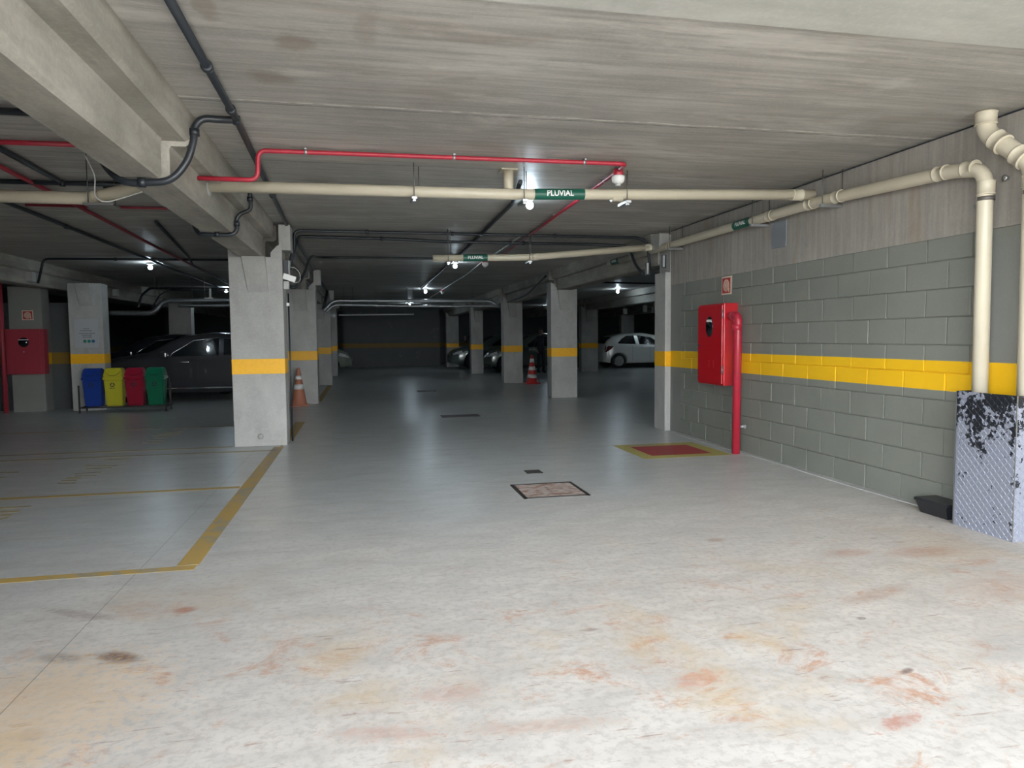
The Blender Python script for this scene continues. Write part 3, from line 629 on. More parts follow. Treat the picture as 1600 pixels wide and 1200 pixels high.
for zz in (.90, 1.52):
    bm = NB(); tube(bm, [(3.902, 7.212, zz - .045), (3.902, 7.212, zz + .045)], .008, 8); ob('hinge', bm, M['steel'], t)
bm = NB(); lathe(bm, [(.001, 3.888), (.012, 3.888), (.012, 3.898), (.001, 3.898)], (0, 7.76, 1.17), 12, 'x'); ob('lock', bm, M['iron'], d)
rp = pipe('standpipe', 'red standpipe rising from the floor beside the hose cabinet', 'pipe', [(3.99, 7.19, 1.50), (3.97, 7.0, 1.50), (3.955, 6.99, 0)], .043, M['redpipe'], 20, .07,
          joints=[((3.956, 6.995, 1.37), (0, 0, 1), 'elbow_collar'), ((3.985, 7.14, 1.50), (.1, 1, 0), 'elbow_collar')], jr=1.12, jl=.03)
bm = NB(); bx(bm, (4.0, 6.985, .285), (4.075, 7.01, .305)); bx(bm, (4.035, 6.96, .275), (4.06, 7.03, .315), .003); ob('wall_bracket', bm, M['steel'], rp)
def hose_sign(o, u, wdt, h, label):
    """o centre, u: 'x' faces -x, 'y' faces -y"""
    t = thing('fire_hose_sign', label, 'sign', o)
    def face(a, b, z0, z1, d0, d1):
        bm = NB()
        if u == 'x': bx(bm, (o[0] - d1, o[1] + a, o[2] + z0), (o[0] - d0, o[1] + b, o[2] + z1))
        else: bx(bm, (o[0] + a, o[1] - d1, o[2] + z0), (o[0] + b, o[1] - d0, o[2] + z1))
        return bm
    ob('sign_plate', face(-wdt / 2, wdt / 2, -h / 2, h / 2, 0, .004), M['signcream'], t)
    ob('red_field', face(-wdt * .42, wdt * .42, -h * .42, h * .42, .004, .006), M['signred'], t)
    bm = NB(); R = min(wdt, h) * .33
    for k in range(3):
        r1 = R * (1 - k * .30); r0 = r1 - R * .17
        disc(bm, (o[0] - .0065, o[1], o[2]) if u == 'x' else (o[0], o[1] - .0065, o[2]), r1, u, 28, .0015, r0)
    disc(bm, (o[0] - .0065, o[1], o[2]) if u == 'x' else (o[0], o[1] - .0065, o[2]), R * .12, u, 12, .0015)
    q = (o[0] - .0065, o[1] - R * .9, o[2] - R * 1.0) if u == 'x' else (o[0] + R * .9, o[1] - .0065, o[2] - R * 1.0)
    bx(bm, (q[0] - (.001 if u == 'x' else R * .12), q[1] - (R * .12 if u == 'x' else .001), q[2] - R * .12), (q[0] + (.001 if u == 'x' else R * .12), q[1] + (R * .12 if u == 'x' else .001), q[2] + R * .5))
    ob('hose_symbol', bm, M['signcream'], t)
hose_sign((4.079, 7.45, 1.85), 'x', .22, .205, 'small red and cream fire hose sign above the cabinet on the block wall')
hose_sign((-5.97, 14.598, 1.775), 'y', .185, .175, 'small red and cream fire hose sign above the cabinet on the left pier')
bm = NB(); bx(bm, (4.069, 6.29, 2.145), (4.075, 6.545, 2.41), .002)
for a in (6.31, 6.525):
    for b in (2.165, 2.39): bx(bm, (4.066, a - .005, b - .005), (4.07, a + .005, b + .005))
ob('cover_plate', bm, M['plate'], tagv=('bluish metal cover plate on the upper concrete of the right wall', 'plate'))
bm = NB(); lathe(bm, [(.008, 4.045), (.014, 4.045), (.010, 4.076), (.008, 4.076)], (0, 3.86, 2.27), 10, 'x'); lathe(bm, [(.005, 4.04), (.02, 4.04), (.02, 4.048), (.005, 4.048)], (0, 3.86, 2.27), 10, 'x')
ob('wall_anchor', bm, M['steel'], tagv=('small steel anchor bolt on the wall between the two vertical rain pipes', 'bolt'))
# grey boxes at the end of the block wall
for (a, b, c, lab) in ((3.95, 9.32, 2.22, 'left narrow grey box topping the block wall end column'), (4.02, 8.94, 2.28, 'right narrow grey box with black back topping the block wall end column')):
    t = thing('junction_box', lab, 'box', (a - .04, b, c), group='small boxes on the block wall end column')
    bm = NB(); bx(bm, (a - .085, b - .04, c - .09), (a - .03, b, c + .08), .004); ob('box_body', bm, M['black'], t)
    bm = NB(); bx(bm, (a - .08, b - .055, c - .08), (a - .055, b - .04, c + .07), .003); ob('box_cover', bm, M['grey'], t)

# chequer plate guard box around the pipes
t = thing('pipe_guard', 'knee high chequer plate box with flaking silver and black finish around the rain pipes', 'box', (3.97, 3.78, 0))
bm = NB(); X0, X1, Y0, Y1, ZT = 3.87, 4.084, 3.55, 4.00, .90
bx(bm, (X0, Y0, 0), (X0 + .006, Y1, ZT)); bx(bm, (X0, Y0, 0), (X1, Y0 + .006, ZT)); bx(bm, (X0, Y1 - .006, 0), (X1, Y1, ZT))
ob('box_shell', bm, M['cheq'], t)
bm = NB()
def loz(cu, cz, ang, face):
    L, w, h = .0165, .0034, .0030
    pts = [(L, 0), (L * .55, w), (-L * .55, w), (-L, 0), (-L * .55, -w), (L * .55, -w)]; ca, sa = math.cos(ang), math.sin(ang)
    A, B = [], []
    for u, v in pts:
        for lst, k, d in ((A, 1, 0), (B, .7, h)):
            uu, vv = (u * ca - v * sa) * k + cu, (u * sa + v * ca) * k + cz
            lst.append(bm.verts.new((X0 - d, uu, vv) if face == 'x' else (uu, Y0 - d, vv)))
    bm.faces.new(B)
    for i in range(6): bm.faces.new((A[i], A[(i + 1) % 6], B[(i + 1) % 6], B[i]))
stp = .0255
for face, lo, hi in (('x', Y0 + .015, Y1 - .015), ('y', X0 + .015, X1 - .01)):
    i = 0; u = lo
    while u < hi:
        j = 0; z = .015
        while z < ZT - .012:
            loz(u, z, math.radians(45 if (i + j) % 2 else -45), face); j += 1; z += stp
        i += 1; u += stp
ob('tread_pattern', bm, M['cheq'], t)
bm = NB()
for a, b in (((X0 - .0015, Y0 - .0015), (X0 + .004, Y0 + .004)), ((X0 - .0015, Y1 - .004), (X0 + .004, Y1 + .0015))): bx(bm, (a[0], a[1], 0), (b[0], b[1], ZT))
ob('corner_edge', bm, M['steel'], t)
# bait station
t = thing('bait_station', 'low black plastic rodent bait box on the floor between the wall and the plate box', 'box', (3.98, 4.2, 0))
bm = NB(); A = [(3.915, 4.09), (4.065, 4.09), (4.065, 4.33), (3.915, 4.33)]
lo = [bm.verts.new((x, y, 0)) for x, y in A]; hi = [bm.verts.new((x + (.0 if x > 4 else -.03), y + (.02 if y > 4.2 else -.015), .085)) for x, y in A]
bm.faces.new(lo); bm.faces.new(hi)
for i in range(4): bm.faces.new((lo[i], lo[(i + 1) % 4], hi[(i + 1) % 4], hi[i]))
ob('box_body', bm, M['trap'], t)
bm = NB(); bx(bm, (3.875, 4.065, .085), (4.07, 4.36, .11), .01); ob('lid', bm, M['trap'], t)

# ------------------------------------------------------------ devices on the nearest column
t = thing('junction_box', 'black backed box on the upper right edge of the nearest column', 'box', (-.87, 9.1, 2.08))
bm = NB(); bx(bm, (-.905, 9.02, 2.06), (-.845, 9.16, 2.24), .005); ob('box_body', bm, M['black'], t)
bm = NB(); bx(bm, (-.845, 9.02, 2.06), (-.835, 9.16, 2.24), .003); ob('box_cover', bm, M['grey'], t)
bm = NB(); tube(bm, smooth_path([(-.83, 9.08, 2.16), (-.77, 9.08, 2.15), (-.72, 9.08, 2.08), (-.73, 9.08, 1.99), (-.82, 9.06, 1.97)]), .004, 8)
ob('loose_cable', bm, M['grey'], tagv=('thin pale cable looping beside the boxes on the nearest column', 'cable'))
bm = NB(); bx(bm, (-.075, -.03, -.035), (.075, .03, .035), .006)
bmesh.ops.rotate(bm, verts=bm.verts, cent=(0, 0, 0), matrix=Matrix.Rotation(math.radians(18), 3, 'Y')); bmesh.ops.translate(bm, verts=bm.verts, vec=(-.835, 8.99, 2.025))
ob('emergency_light', bm, M['white'], tagv=('tilted white box sticking out of the side of the nearest column', 'box'))
bm = NB(); bx(bm, (-.905, 8.95, 1.885), (-.84, 9.06, 1.985), .008); ob('switch_box', bm, M['grey'], tagv=('pale grey box under the tilted white box on the nearest column', 'box'))
bm = NB(); bx(bm, (-.905, 9.25, 1.70), (-.87, 9.30, 1.74), .004); ob('cable_clip', bm, M['white'], tagv=('tiny white clip on the thin conduit of the nearest column', 'clip'))
bm = NB(); lathe(bm, [(.001, 8.944), (.028, 8.944), (.034, 8.949), (.030, 8.952)], (-1.22, 0, .12), 20, 'y'); ob('column_plug', bm, M['patch'], tagv=('small round plug low on the front of the nearest column', 'plug'))

# ------------------------------------------------------------ left side fittings
t = thing('hydrant_cabinet', 'dim red fire hose cabinet on the pier at the left edge', 'fire cabinet', (-5.97, 14.5, .7))
bm = NB(); bx(bm, (-6.28, 14.42, .70), (-5.66, 14.60, 1.52), .006); ob('cabinet_body', bm, M['reddark'], t)
bm = NB(); bx(bm, (-6.26, 14.405, .72), (-5.72, 14.42, 1.50), .004); d = ob('door', bm, M['reddark'], t)
bm = NB(); lathe(bm, [(.001, -.003), (.085, -.003), (.085, .003), (.001, .003)], (-5.98, 14.403, 1.28), 28, 'y'); ob('viewing_window', bm, M['glass'], d)
bm = NB(); bx(bm, (-6.06, 14.396, 1.32), (-5.90, 14.40, 1.333)); ob('window_strip', bm, M['white'], d)
bm = NB(); bx(bm, (-5.99, 14.396, 1.10), (-5.975, 14.402, 1.12)); ob('lock', bm, M['steel'], d)
pipe('standpipe', 'dim red standpipe at the left edge beside the hose cabinet', 'pipe', [(-6.36, 14.50, 0), (-6.36, 14.50, 2.5)], .04, M['reddark'], 14)
t = thing('notice_sheet', 'grey notice sheet with lines of text and round badges on the left column', 'notice', (-4.98, 14.518, 1.42))
bm = NB(); bx(bm, (-5.18, 14.512, 1.17), (-4.78, 14.519, 1.70)); ob('sheet', bm, M['poster'], t)
bm = NB()
for z_, a, b in ((1.52, -5.03, -4.93), (1.485, -5.08, -4.88), (1.435, -5.10, -4.84), (1.40, -5.05, -4.89), (1.365, -5.04, -4.89)):
    x_ = a
    while x_ < b: w_ = random.uniform(.015, .04); bx(bm, (x_, 14.509, z_ - .005), (min(b, x_ + w_), 14.5125, z_ + .005)); x_ += w_ + .008
ob('text_lines', bm, M['ink'], t)
for i, (x_, mm) in enumerate(((-5.09, 'grey'), (-5.01, 'dkgreen'), (-4.94, 'dkgreen'), (-4.87, 'dkblue'))):
    bm = NB(); disc(bm, (x_, 14.510, 1.29), .03 if i else .018, 'y', 20, .003); ob('badge', bm, M[mm], t)
for x_, y_, z_, lab in ((-5.47, 13.6, 2.40, 'pale small box on the far left beam above the hose sign'), (-5.47, 17.9, 2.40, 'pale small box on the far left beam right of the notice column')):
    bm = NB(); bx(bm, (x_ - .10, y_, z_ - .08), (x_ + .01, y_ + .14, z_ + .08), .005); ob('beam_box', bm, M['grey'], tagv=(lab, 'box', 'pale boxes on the left beam'))
bm = NB(); tube(bm, [(-3.4, 17, 2.24), (-3.4, 17, H)], .004, 6); bx(bm, (-3.30, 16.97, 2.24), (-3.26, 17.03, 2.44), .003); bx(bm, (-3.40, 16.95, 2.21), (-3.22, 17.05, 2.24), .004)
ob('hanging_tray', bm, M['white'], tagv=('small white bracket hanging from the ceiling above the dark cars', 'bracket'))
for x_, y_, z_, k, lab in ((9.2, 24, 2.08, 1, 'left of three small pale boxes under the beam above the white car'), (9.95, 24, 2.16, 1.2, 'middle of three small pale boxes under the beam above the white car'), (10.3, 24, 2.13, 1., 'right and brightest of three small pale boxes above the white car')):
    bm = NB(); bx(bm, (x_ - .07, y_ - .05, z_), (x_ + .07, y_ + .05, z_ + .2 * k), .01); tube(bm, [(x_, y_, z_), (x_, y_, H)], .008, 6)
    ob('hanging_box', bm, M['white'], tagv=(lab, 'box', 'small boxes above the white car'))
bm = NB(); lathe(bm, [(.01, 1.9), (.05, 1.9), (.06, 1.97), (.02, 2.0)], (-.76, 20.75, 0), 12); tube(bm, [(-.85, 20.75, 1.97), (-.76, 20.75, 1.97)], .02, 8)
ob('small_camera', bm, M['white'], tagv=('tiny white camera on the third aisle column', 'camera'))

# recycling bins on a stand
BN = [('blue', 'blue', -4.93, 'blue recycling bin, leftmost of the four by the notice column'), ('byel', 'yellow', -4.58, 'yellow recycling bin between the blue and the red one'),
      ('bred', 'red', -4.23, 'dark red recycling bin between the yellow and the green one'), ('bgreen', 'green', -3.88, 'green recycling bin, rightmost of the four')]
def bin_(mk, x0, label, txt=None):
    w, y0 = .325, 14.0; t = thing('recycling_bin', label, 'bin', (x0 + w / 2, y0 + .15, .11), group='recycling bins on their stand')
    def frus(bm, a, b, z0, z1, iy0=0, iy1=0):
        lo = [bm.verts.new((x0 + a + (w - 2 * a) * i, y0 + iy0 + (.30 - 2 * iy0) * j, z0)) for i, j in ((0, 0), (1, 0), (1, 1), (0, 1))]
        hi = [bm.verts.new((x0 + b + (w - 2 * b) * i, y0 + iy1 + (.30 - 2 * iy1) * j, z1)) for i, j in ((0, 0), (1, 0), (1, 1), (0, 1))]
        fs = [bm.faces.new(lo), bm.faces.new(hi)] + [bm.faces.new((lo[i], lo[(i + 1) % 4], hi[(i + 1) % 4], hi[i])) for i in range(4)]
        bmesh.ops.bevel(bm, geom=list({e for f in fs for e in f.edges}), offset=.014, segments=3, affect='EDGES')
    bm = NB(); frus(bm, .035, .008, .11, .585, .05, .02); ob('bin_body', bm, M[mk], t)
    bm = NB(); frus(bm, -.006, .0, .585, .655, -.006, .0); frus(bm, .0, .028, .65, .80, .0, .055); l = ob('lid', bm, M[mk], t)
    # swing flap: a bowed tongue on the sloped lid front
    bm = NB(); n = 16; top = []; bot = []; inn = []
    def lidy(z): return y0 + (z - .65) / .15 * .055 - .004
    for i in range(n + 1):
        s = i / n; xx = x0 + .035 + (w - .07) * s; zb = .672 + .075 * (abs(2 * s - 1) ** 2.6)
        top.append(bm.verts.new((xx, lidy(.785), .785))); bot.append(bm.verts.new((xx, lidy(zb) - .010, zb))); inn.append(bm.verts.new((xx, lidy(zb) + .012, zb)))
    for i in range(n):
        bm.faces.new((top[i], top[i + 1], bot[i + 1], bot[i])); bm.faces.new((bot[i], bot[i + 1], inn[i + 1], inn[i]))
    ob('swing_flap', bm, M[mk], l)
    bm = NB()   # dark strip painting in the shade under the flap, and dark rim line
    for i in range(n):
        s0, s1 = i / n, (i + 1) / n; xa, xb = x0 + .035 + (w - .07) * s0, x0 + .035 + (w - .07) * s1
        za, zb = .672 + .075 * (abs(2 * s0 - 1) ** 2.6), .672 + .075 * (abs(2 * s1 - 1) ** 2.6)
        bm.faces.new([bm.verts.new(q) for q in ((xa, lidy(za) + .002, za - .001), (xb, lidy(zb) + .002, zb - .001), (xb, lidy(zb - .008) + .002, zb - .009), (xa, lidy(za - .008) + .002, za - .009))])
    ob('flap_shade', bm, M['trap'], l)
    # three chasing arrows
    bm = NB(); cx, cz, R = x0 + w / 2 - .01, .50, .040; yy = y0 + .022
    for k in range(3):
        a = math.radians(90 + 120 * k)
        def P(u, v): return (cx + u * math.cos(a) - v * math.sin(a), yy, cz + u * math.sin(a) + v * math.cos(a))
        for q in ([(R, -.012), (R, .012), (R * .55, .034), (R * .45, .018)], [(R * .62, .016), (R * .30, .045), (R * .10, .010)], [(R * .95, -.012), (R * .55, -.032), (R * .40, -.018), (R * .70, -.002)]):
            bm.faces.new([bm.verts.new(P(*c)) for c in q])
    ex = bmesh.ops.extrude_face_region(bm, geom=bm.faces[:]); bmesh.ops.translate(bm, verts=[v for v in ex['geom'] if isinstance(v, bmesh.types.BMVert)], vec=(0, -.004, 0))
    ob('recycling_symbol', bm, M['ink'], t)
    if txt:
        tm = text_mesh(txt, .030, .001)
        for v in tm.verts: v.co = Vector((cx + v.co.x, yy - .001 - v.co.z, .435 + v.co.y))
        ob('lettering', tm, M['ink'], t)
    return t
for mk, nm, x0, lab in BN: bin_(mk, x0, lab, 'METAL' if mk == 'byel' else None)
t = thing('bin_stand', 'black metal stand carrying the four recycling bins', 'stand', (-4.2, 14.2, 0))
bm = NB()
for yy in (13.985, 14.315): bx(bm, (-4.97, yy - .012, .085), (-3.50, yy + .012, .108))
for xx in (-4.97, -3.52): bx(bm, (xx, 13.98, .085), (xx + .02, 14.32, .108))
for xx in (-4.95, -4.6, -4.25, -3.9, -3.56):
    bx(bm, (xx, 14.335, .08), (xx + .015, 14.35, .60))
ob('stand_frame', bm, M['iron'], t)
for xx in (-4.965, -3.53):
    for yy in (13.975, 14.32):
        bm = NB(); bx(bm, (xx - .012, yy - .012, 0), (xx + .012, yy + .012, .50 if yy > 14.1 or xx < -4 else .085)); ob('leg', bm, M['iron'], t)

# cones
def cone(x, y, h, label, mk, bands, dark=1.0):
    t = thing('traffic_cone', label, 'traffic cone', (x, y, 0)); R0, R1, w = h * .20, h * .035, h * .25
    bm = NB(); bx(bm, (x - w, y - w, 0), (x + w, y + w, h * .035), .01); ob('base', bm, M[mk], t)
    def rad(z): return R0 + (R1 - R0) * ((z - h * .03) / (h * .97))
    bm = NB(); lathe(bm, [(R0 * 1.12, h * .03)] + [(rad(h * q), h * q) for q in (.06, .3, .6, .9, .985)] + [(R1 * .7, h)], (x, y, 0), 28); ob('cone_body', bm, M[mk], t)
    for a, b in bands:
        bm = NB(); lathe(bm, [(rad(h * a) * .9, h * a), (rad(h * a) + .004, h * a), (rad(h * b) + .004, h * b), (rad(h * b) * .9, h * b)], (x, y, 0), 28); ob('reflective_band', bm, M['reflect'], t)
cone(-1.21, 14.28, .74, 'worn orange and white traffic cone at the foot of the second aisle column', 'orange', [(.44, .57), (.70, .80)])
cone(4.62, 19.2, .80, 'red and white traffic cone right of centre beside a column', 'conered', [(.20, .33), (.47, .60), (.74, .87)])

# ------------------------------------------------------------ floor fittings and paint
def grate(x0, x1, y0, y1, label, n, mt='grate', fr=.03, skew=0):
    t = thing('floor_grate', label, 'drain grate', ((x0 + x1) / 2, (y0 + y1) / 2, 0))
    bm = NB(); bx(bm, (x0 + .01, y0 + .01, .0), (x1 - .01, y1 - .01, .0012)); ob('pit', bm, M['pit'], t)
    bm = NB()
    for a, b in (((x0, y0), (x1, y0 + fr)), ((x0, y1 - fr), (x1, y1)), ((x0, y0), (x0 + fr, y1)), ((x1 - fr, y0), (x1, y1))): bx(bm, (*a, 0), (*b, .005))
    ob('frame', bm, M['iron'], t)
    bm = NB(); s = (y1 - y0 - 2 * fr) / n
    for i in range(n): bx(bm, (x0 + fr, y0 + fr + s * i + s * .12, .001), (x1 - fr, y0 + fr + s * i + s * .85, .0055))
    bx(bm, ((x0 + x1) / 2 - .012, y0 + fr, .001), ((x0 + x1) / 2 + .012, y1 - fr, .005)); ob('bars', bm, M[mt], t)
grate(1.235, 1.785, 5.43, 5.98, 'large rusty floor grate in the middle of the driveway', 14)
grate(1.50, 1.65, 6.44, 6.60, 'small dark square floor drain behind the large grate', 4, 'iron', .02)
grate(1.25, 1.88, 11.4, 11.75, 'dark floor grate of the aisle, seen almost flat', 8, 'iron')
grate(1.29, 1.75, 17.1, 17.55, 'distant dark floor grate beneath the far lamps', 8, 'iron')
def flat(name, polys, m, label, cat, z=.0012, group=None, parent=None):
    bm = NB()
    for pl in polys:
        A = [bm.verts.new((x, y, .0002)) for x, y in pl]; B = [bm.verts.new((x, y, z)) for x, y in pl]; n = len(pl)
        bm.faces.new(B); bm.faces.new(A[::-1])
        for i in range(n): bm.faces.new((A[i], A[(i + 1) % n], B[(i + 1) % n], B[i]))
    if parent: return ob(name, bm, m, parent)
    return ob(name, bm, m, tagv=(label, cat, group))
q4 = lambda a, b, c, d: [(a, c), (b, c), (b, d), (a, d)]
LG = 'yellow bay lines painted on the floor'
flat('bay_line', [q4(-1.06, -.94, 4.28, 8.86), q4(-.99, -.96, 8.88, 10.4)], M['line'], 'wide worn yellow line running from the foreground to the nearest column', 'floor line', group=LG)
flat('bay_line', [q4(-2.6, -.95, 4.19, 4.27)], M['line'], 'yellow line meeting the wide line at the corner in the foreground', 'floor line', group=LG)
flat('bay_line', [q4(-4.5, -1.07, 6.45, 6.53)], M['line'], 'yellow line between the first two left bays', 'floor line', group=LG)
flat('bay_line', [q4(-6, -1.0, 8.55, 8.63)], M['faint'], 'faded yellow line in front of the nearest column', 'floor line', group=LG)
flat('bay_line', [q4(-6, -1.55, 8.96, 9.04)], M['faint'], 'faded yellow line level with the nearest column', 'floor line', group=LG)
flat('bay_line', [q4(-5.0, -3.7, 11.15, 11.22), q4(-3.4, -2.9, 11.18, 11.24), q4(-2.75, -1.6, 11.18, 11.24)], M['faint'], 'broken faded yellow line across the left bays far back', 'floor line', group=LG)
flat('bay_line', [q4(-1.03, -.89, 9.45, 11.45)], M['line'], 'yellow line just behind the nearest column', 'floor line', group=LG)
flat('bay_line', [q4(-.96, -.84, 15.1, 20.4)], M['line'], 'yellow line between the second and third aisle columns', 'floor line', group=LG)
flat('bay_line', [q4(4.0, 4.5, 19.55, 19.62)], M['line'], 'short thin yellow line at the foot of the column by the red cone', 'floor line', group=LG)
def strokes(S, label):
    t = thing('bay_lettering', label, 'floor lettering', (S[0][0][0], S[0][0][1], 0), group='faded bay lettering painted on the floor')
    for (a, b) in S:
        flat('stroke', [[(a[0], a[1] - .028), (b[0], b[1] - .028), (b[0], b[1] + .028), (a[0], a[1] + .028)]], M['faint'], '', '', parent=t)
strokes([((-2.83, 8.03), (-2.5, 7.94)), ((-2.75, 7.82), (-2.52, 7.83)), ((-2.76, 7.56), (-2.54, 7.59)), ((-2.71, 7.43), (-2.52, 7.41)), ((-2.75, 7.34), (-2.62, 7.31)), ((-2.75, 7.22), (-2.61, 7.2)), ((-2.73, 7.09), (-2.57, 7.06)), ((-2.76, 8.37), (-2.52, 8.36))], 'faded yellow strokes of lettering in the second left bay')
strokes([((-2.8, 10.39), (-2.49, 10.37)), ((-2.73, 10.15), (-2.52, 10.15)), ((-2.73, 10.63), (-2.49, 10.63)), ((-2.77, 10.86), (-2.51, 10.82)), ((-2.73, 9.9), (-2.51, 9.84)), ((-2.73, 9.69), (-2.51, 9.63)), ((-2.77, 10.52), (-2.47, 10.5))], 'faded yellow strokes of lettering in the bay beyond the double line')
strokes([((-2.9, 6.12), (-2.56, 6.14)), ((-2.8, 5.99), (-2.57, 5.98)), ((-2.7, 5.87), (-2.58, 5.87)), ((-2.64, 5.69), (-2.56, 5.79))], 'faded strokes of lettering at the left edge of the first bay')
strokes([((-3.52, 7.83), (-3.34, 7.8)), ((-3.45, 7.51), (-3.35, 7.54))], 'faded strokes of lettering at the far left edge beside the second bay')
t = thing('painted_floor_mark', 'worn red rectangle with a yellow border painted below the hose cabinet', 'floor marking', (3.36, 7.4, 0))
flat('border', [q4(2.87, 3.88, 6.92, 7.08), q4(2.87, 3.88, 7.72, 7.89), q4(2.87, 3.02, 7.08, 7.72), q4(3.72, 3.88, 7.08, 7.72)], M['matyel'], '', '', parent=t)
flat('red_field', [q4(3.02, 3.72, 7.08, 7.72)], M['matred'], '', '', parent=t)
flat('debris_strip', [[(3.99, 8.9), (4.079, 8.9), (4.079, 4.4), (4.02, 4.4), (4.0, 5.3), (4.03, 6.4), (4.0, 7.6)]], concrete('mortar_dust', (.40, .40, .38), (.55, .55, .52)), 'pale mortar crumbs along the foot of the block wall', 'dust', z=.008)

# ------------------------------------------------------------ cars
def interp(tab, x):
    if x <= tab[0][0]: return tab[0][1]
    for (a, u), (b, v) in zip(tab, tab[1:]):
        if x <= b:
            s = (x - a) / (b - a); s = s * s * (3 - 2 * s) * .5 + s * .5; return u + (v - u) * s
    return tab[-1][1]
def car(label, cat, loc, rz, paint, top, belt, half, L, wb, rw, wheelx, wins, shield, rear, lamps, handles, mirror, htop=.78, sill=.20, trimline=True, group=None):
    """profile tables run from tail (0) to nose (L); local +X is forward"""
    t = thing('car', label, cat, loc, rz, group)
    off = -L / 2; n = 72; rings = []
    xs = sorted(set([L * i / n for i in range(n + 1)] + [w + k * rw * 1.18 for w in wheelx for k in (-1, -.98, -.9, -.75, .75, .9, .98, 1)]))
    def hw(x): return interp(half, x)
    def side_y(x, z):
        b, tp = interp(belt, x), interp(top, x); w = hw(x)
        if z <= b: 
            s = max(0, (b - z) / max(.05, b - sill)); return w * (1 - .03 * (1 - min(1, s * 4)) - .05 * max(0, s - .7) / .3)
        return w * (.97 - (.97 - htop) * min(1, (z - b) / max(.05, tp - b)))
    def low(x):
        z = sill + (.06 if x < .25 or x > L - .25 else 0)
        for w in wheelx:
            d = abs(x - w)
            if d < rw * 1.18: z = max(z, rw + math.sqrt((rw * 1.18) ** 2 - d * d) - .02)
        return z
    for x in xs:
        lo, b, tp = low(x), interp(belt, x), interp(top, x); b = min(b, tp - .015)
        lo = min(lo, b - .05); ring = []
        zs = [lo, lo + (b - lo) * .25, lo + (b - lo) * .5, lo + (b - lo) * .8, b, b + (tp - b) * .35, b + (tp - b) * .7, b + (tp - b) * .92]
        pts = [(side_y(x, z), z) for z in zs]; yt = side_y(x, tp)
        pts += [(yt * .88, tp - (tp - b) * .02), (yt * .5, tp + .008), (0, tp + .012)]
        left = [bm_v for bm_v in pts]
        ring = [(0, lo)] + left + [(-y, z) for y, z in reversed(left[:-1])]
        rings.append((x, ring))
    bm = NB(); R = [[bm.verts.new((x + off, y, z)) for y, z in r] for x, r in rings]; m_ = len(R[0])
    for A, B in zip(R, R[1:]):
        for k in range(m_):
            try:
                f = bm.faces.new((A[k], B[k], B[(k + 1) % m_], A[(k + 1) % m_])); f.smooth = True
            except ValueError: pass
    bm.faces.new(R[0]); bm.faces.new(R[-1][::-1])
    ob('body', bm, M[paint], t, local=True)
    def panel(poly, side, e=.006, nsub=6):
        bm = NB(); bmesh.ops.create_grid  # polygon fan with subdivided edges
        P = []
        for (a, b) in zip(poly, poly[1:] + poly[:1]):
            for i in range(nsub): P.append((a[0] + (b[0] - a[0]) * i / nsub, a[1] + (b[1] - a[1]) * i / nsub))
        cx = sum(p_[0] for p_ in P) / len(P); cz = sum(p_[1] for p_ in P) / len(P)
        def V(x, z, q): return bm.verts.new((x + off, side * (side_y(x, z) + q), z))
        c_ = V(cx, cz, e); rim = [V(x, z, e) for x, z in P]; midr = [V((x + cx) / 2, (z + cz) / 2, e) for x, z in P]; back = [V(x, z, -.004) for x, z in P]
        for i in range(len(P)):
            j = (i + 1) % len(P)
            bm.faces.new((c_, midr[i], midr[j])); bm.faces.new((midr[i], rim[i], rim[j], midr[j])); bm.faces.new((rim[i], back[i], back[j], rim[j]))
        return bm
    for side in (1, -1):
        for wpoly in wins:
            sw = ob('side_window', panel(wpoly, side), M['glass'], t, local=True)
            if paint in ('car_grey', 'car_navy'):
                up = [q for q in wpoly if q[1] > interp(belt, q[0]) + .04]; up = sorted([q for q in wpoly if q in up] + [wpoly[0] if wpoly[0][0] < 1.5 else wpoly[1]], key=lambda q: q[0])
                bm = NB(); tube(bm, [(q[0] + off, side * (side_y(q[0], q[1]) + .008), q[1] + .006) for q in up], .007, 6); ob('window_trim', bm, M['chrome'], sw, local=True)
        for lp_, mk in lamps:
            ob('lamp_unit', panel(lp_, side, .008), M[mk], t, local=True)
        for hx, hz in handles:
            bm = NB(); bx(bm, (hx - .09 + off, side * (side_y(hx, hz) + .005), hz - .012), (hx + .09 + off, side * (side_y(hx, hz) + .03), hz + .014), .006); ob('door_handle', bm, M['chrome'] if paint != 'car_white' else M[paint], t, local=True)
        mx, mz = mirror
        bm = NB(); bx(bm, (mx - .07 + off, side * (side_y(mx, mz) + .02), mz - .06), (mx + .07 + off, side * (side_y(mx, mz) + .20), mz + .07), .03); ob('wing_mirror', bm, M[paint], t, local=True)
        if trimline:
            bm = NB(); a, b = wheelx[0] + rw * 1.3, wheelx[1] - rw * 1.3
            bx(bm, (a + off, side * (side_y(a, sill + .12)), sill + .085), (b + off, side * (side_y(a, sill + .12) + .012), sill + .105)); ob('sill_trim', bm, M['chrome'], t, local=True)
        for dx in (wheelx[0] + rw * 1.5 + .12, (wheelx[0] + wheelx[1]) / 2 + .06, wheelx[1] - rw * 1.3):
            bm = NB(); 
            for k in range(6):
                z0, z1 = sill + .08 + (interp(belt, dx) - sill - .1) * k / 6, sill + .08 + (interp(belt, dx) - sill - .1) * (k + 1) / 6
                y0, y1 = side * (side_y(dx, z0) + .0015), side * (side_y(dx, z1) + .0015)
                bm.faces.new([bm.verts.new(q) for q in ((dx + off - .003, y0, z0), (dx + off + .003, y0, z0), (dx + off + .003, y1, z1), (dx + off - .003, y1, z1))])
            ob('door_seam', bm, M['darktrim'], t, local=True)
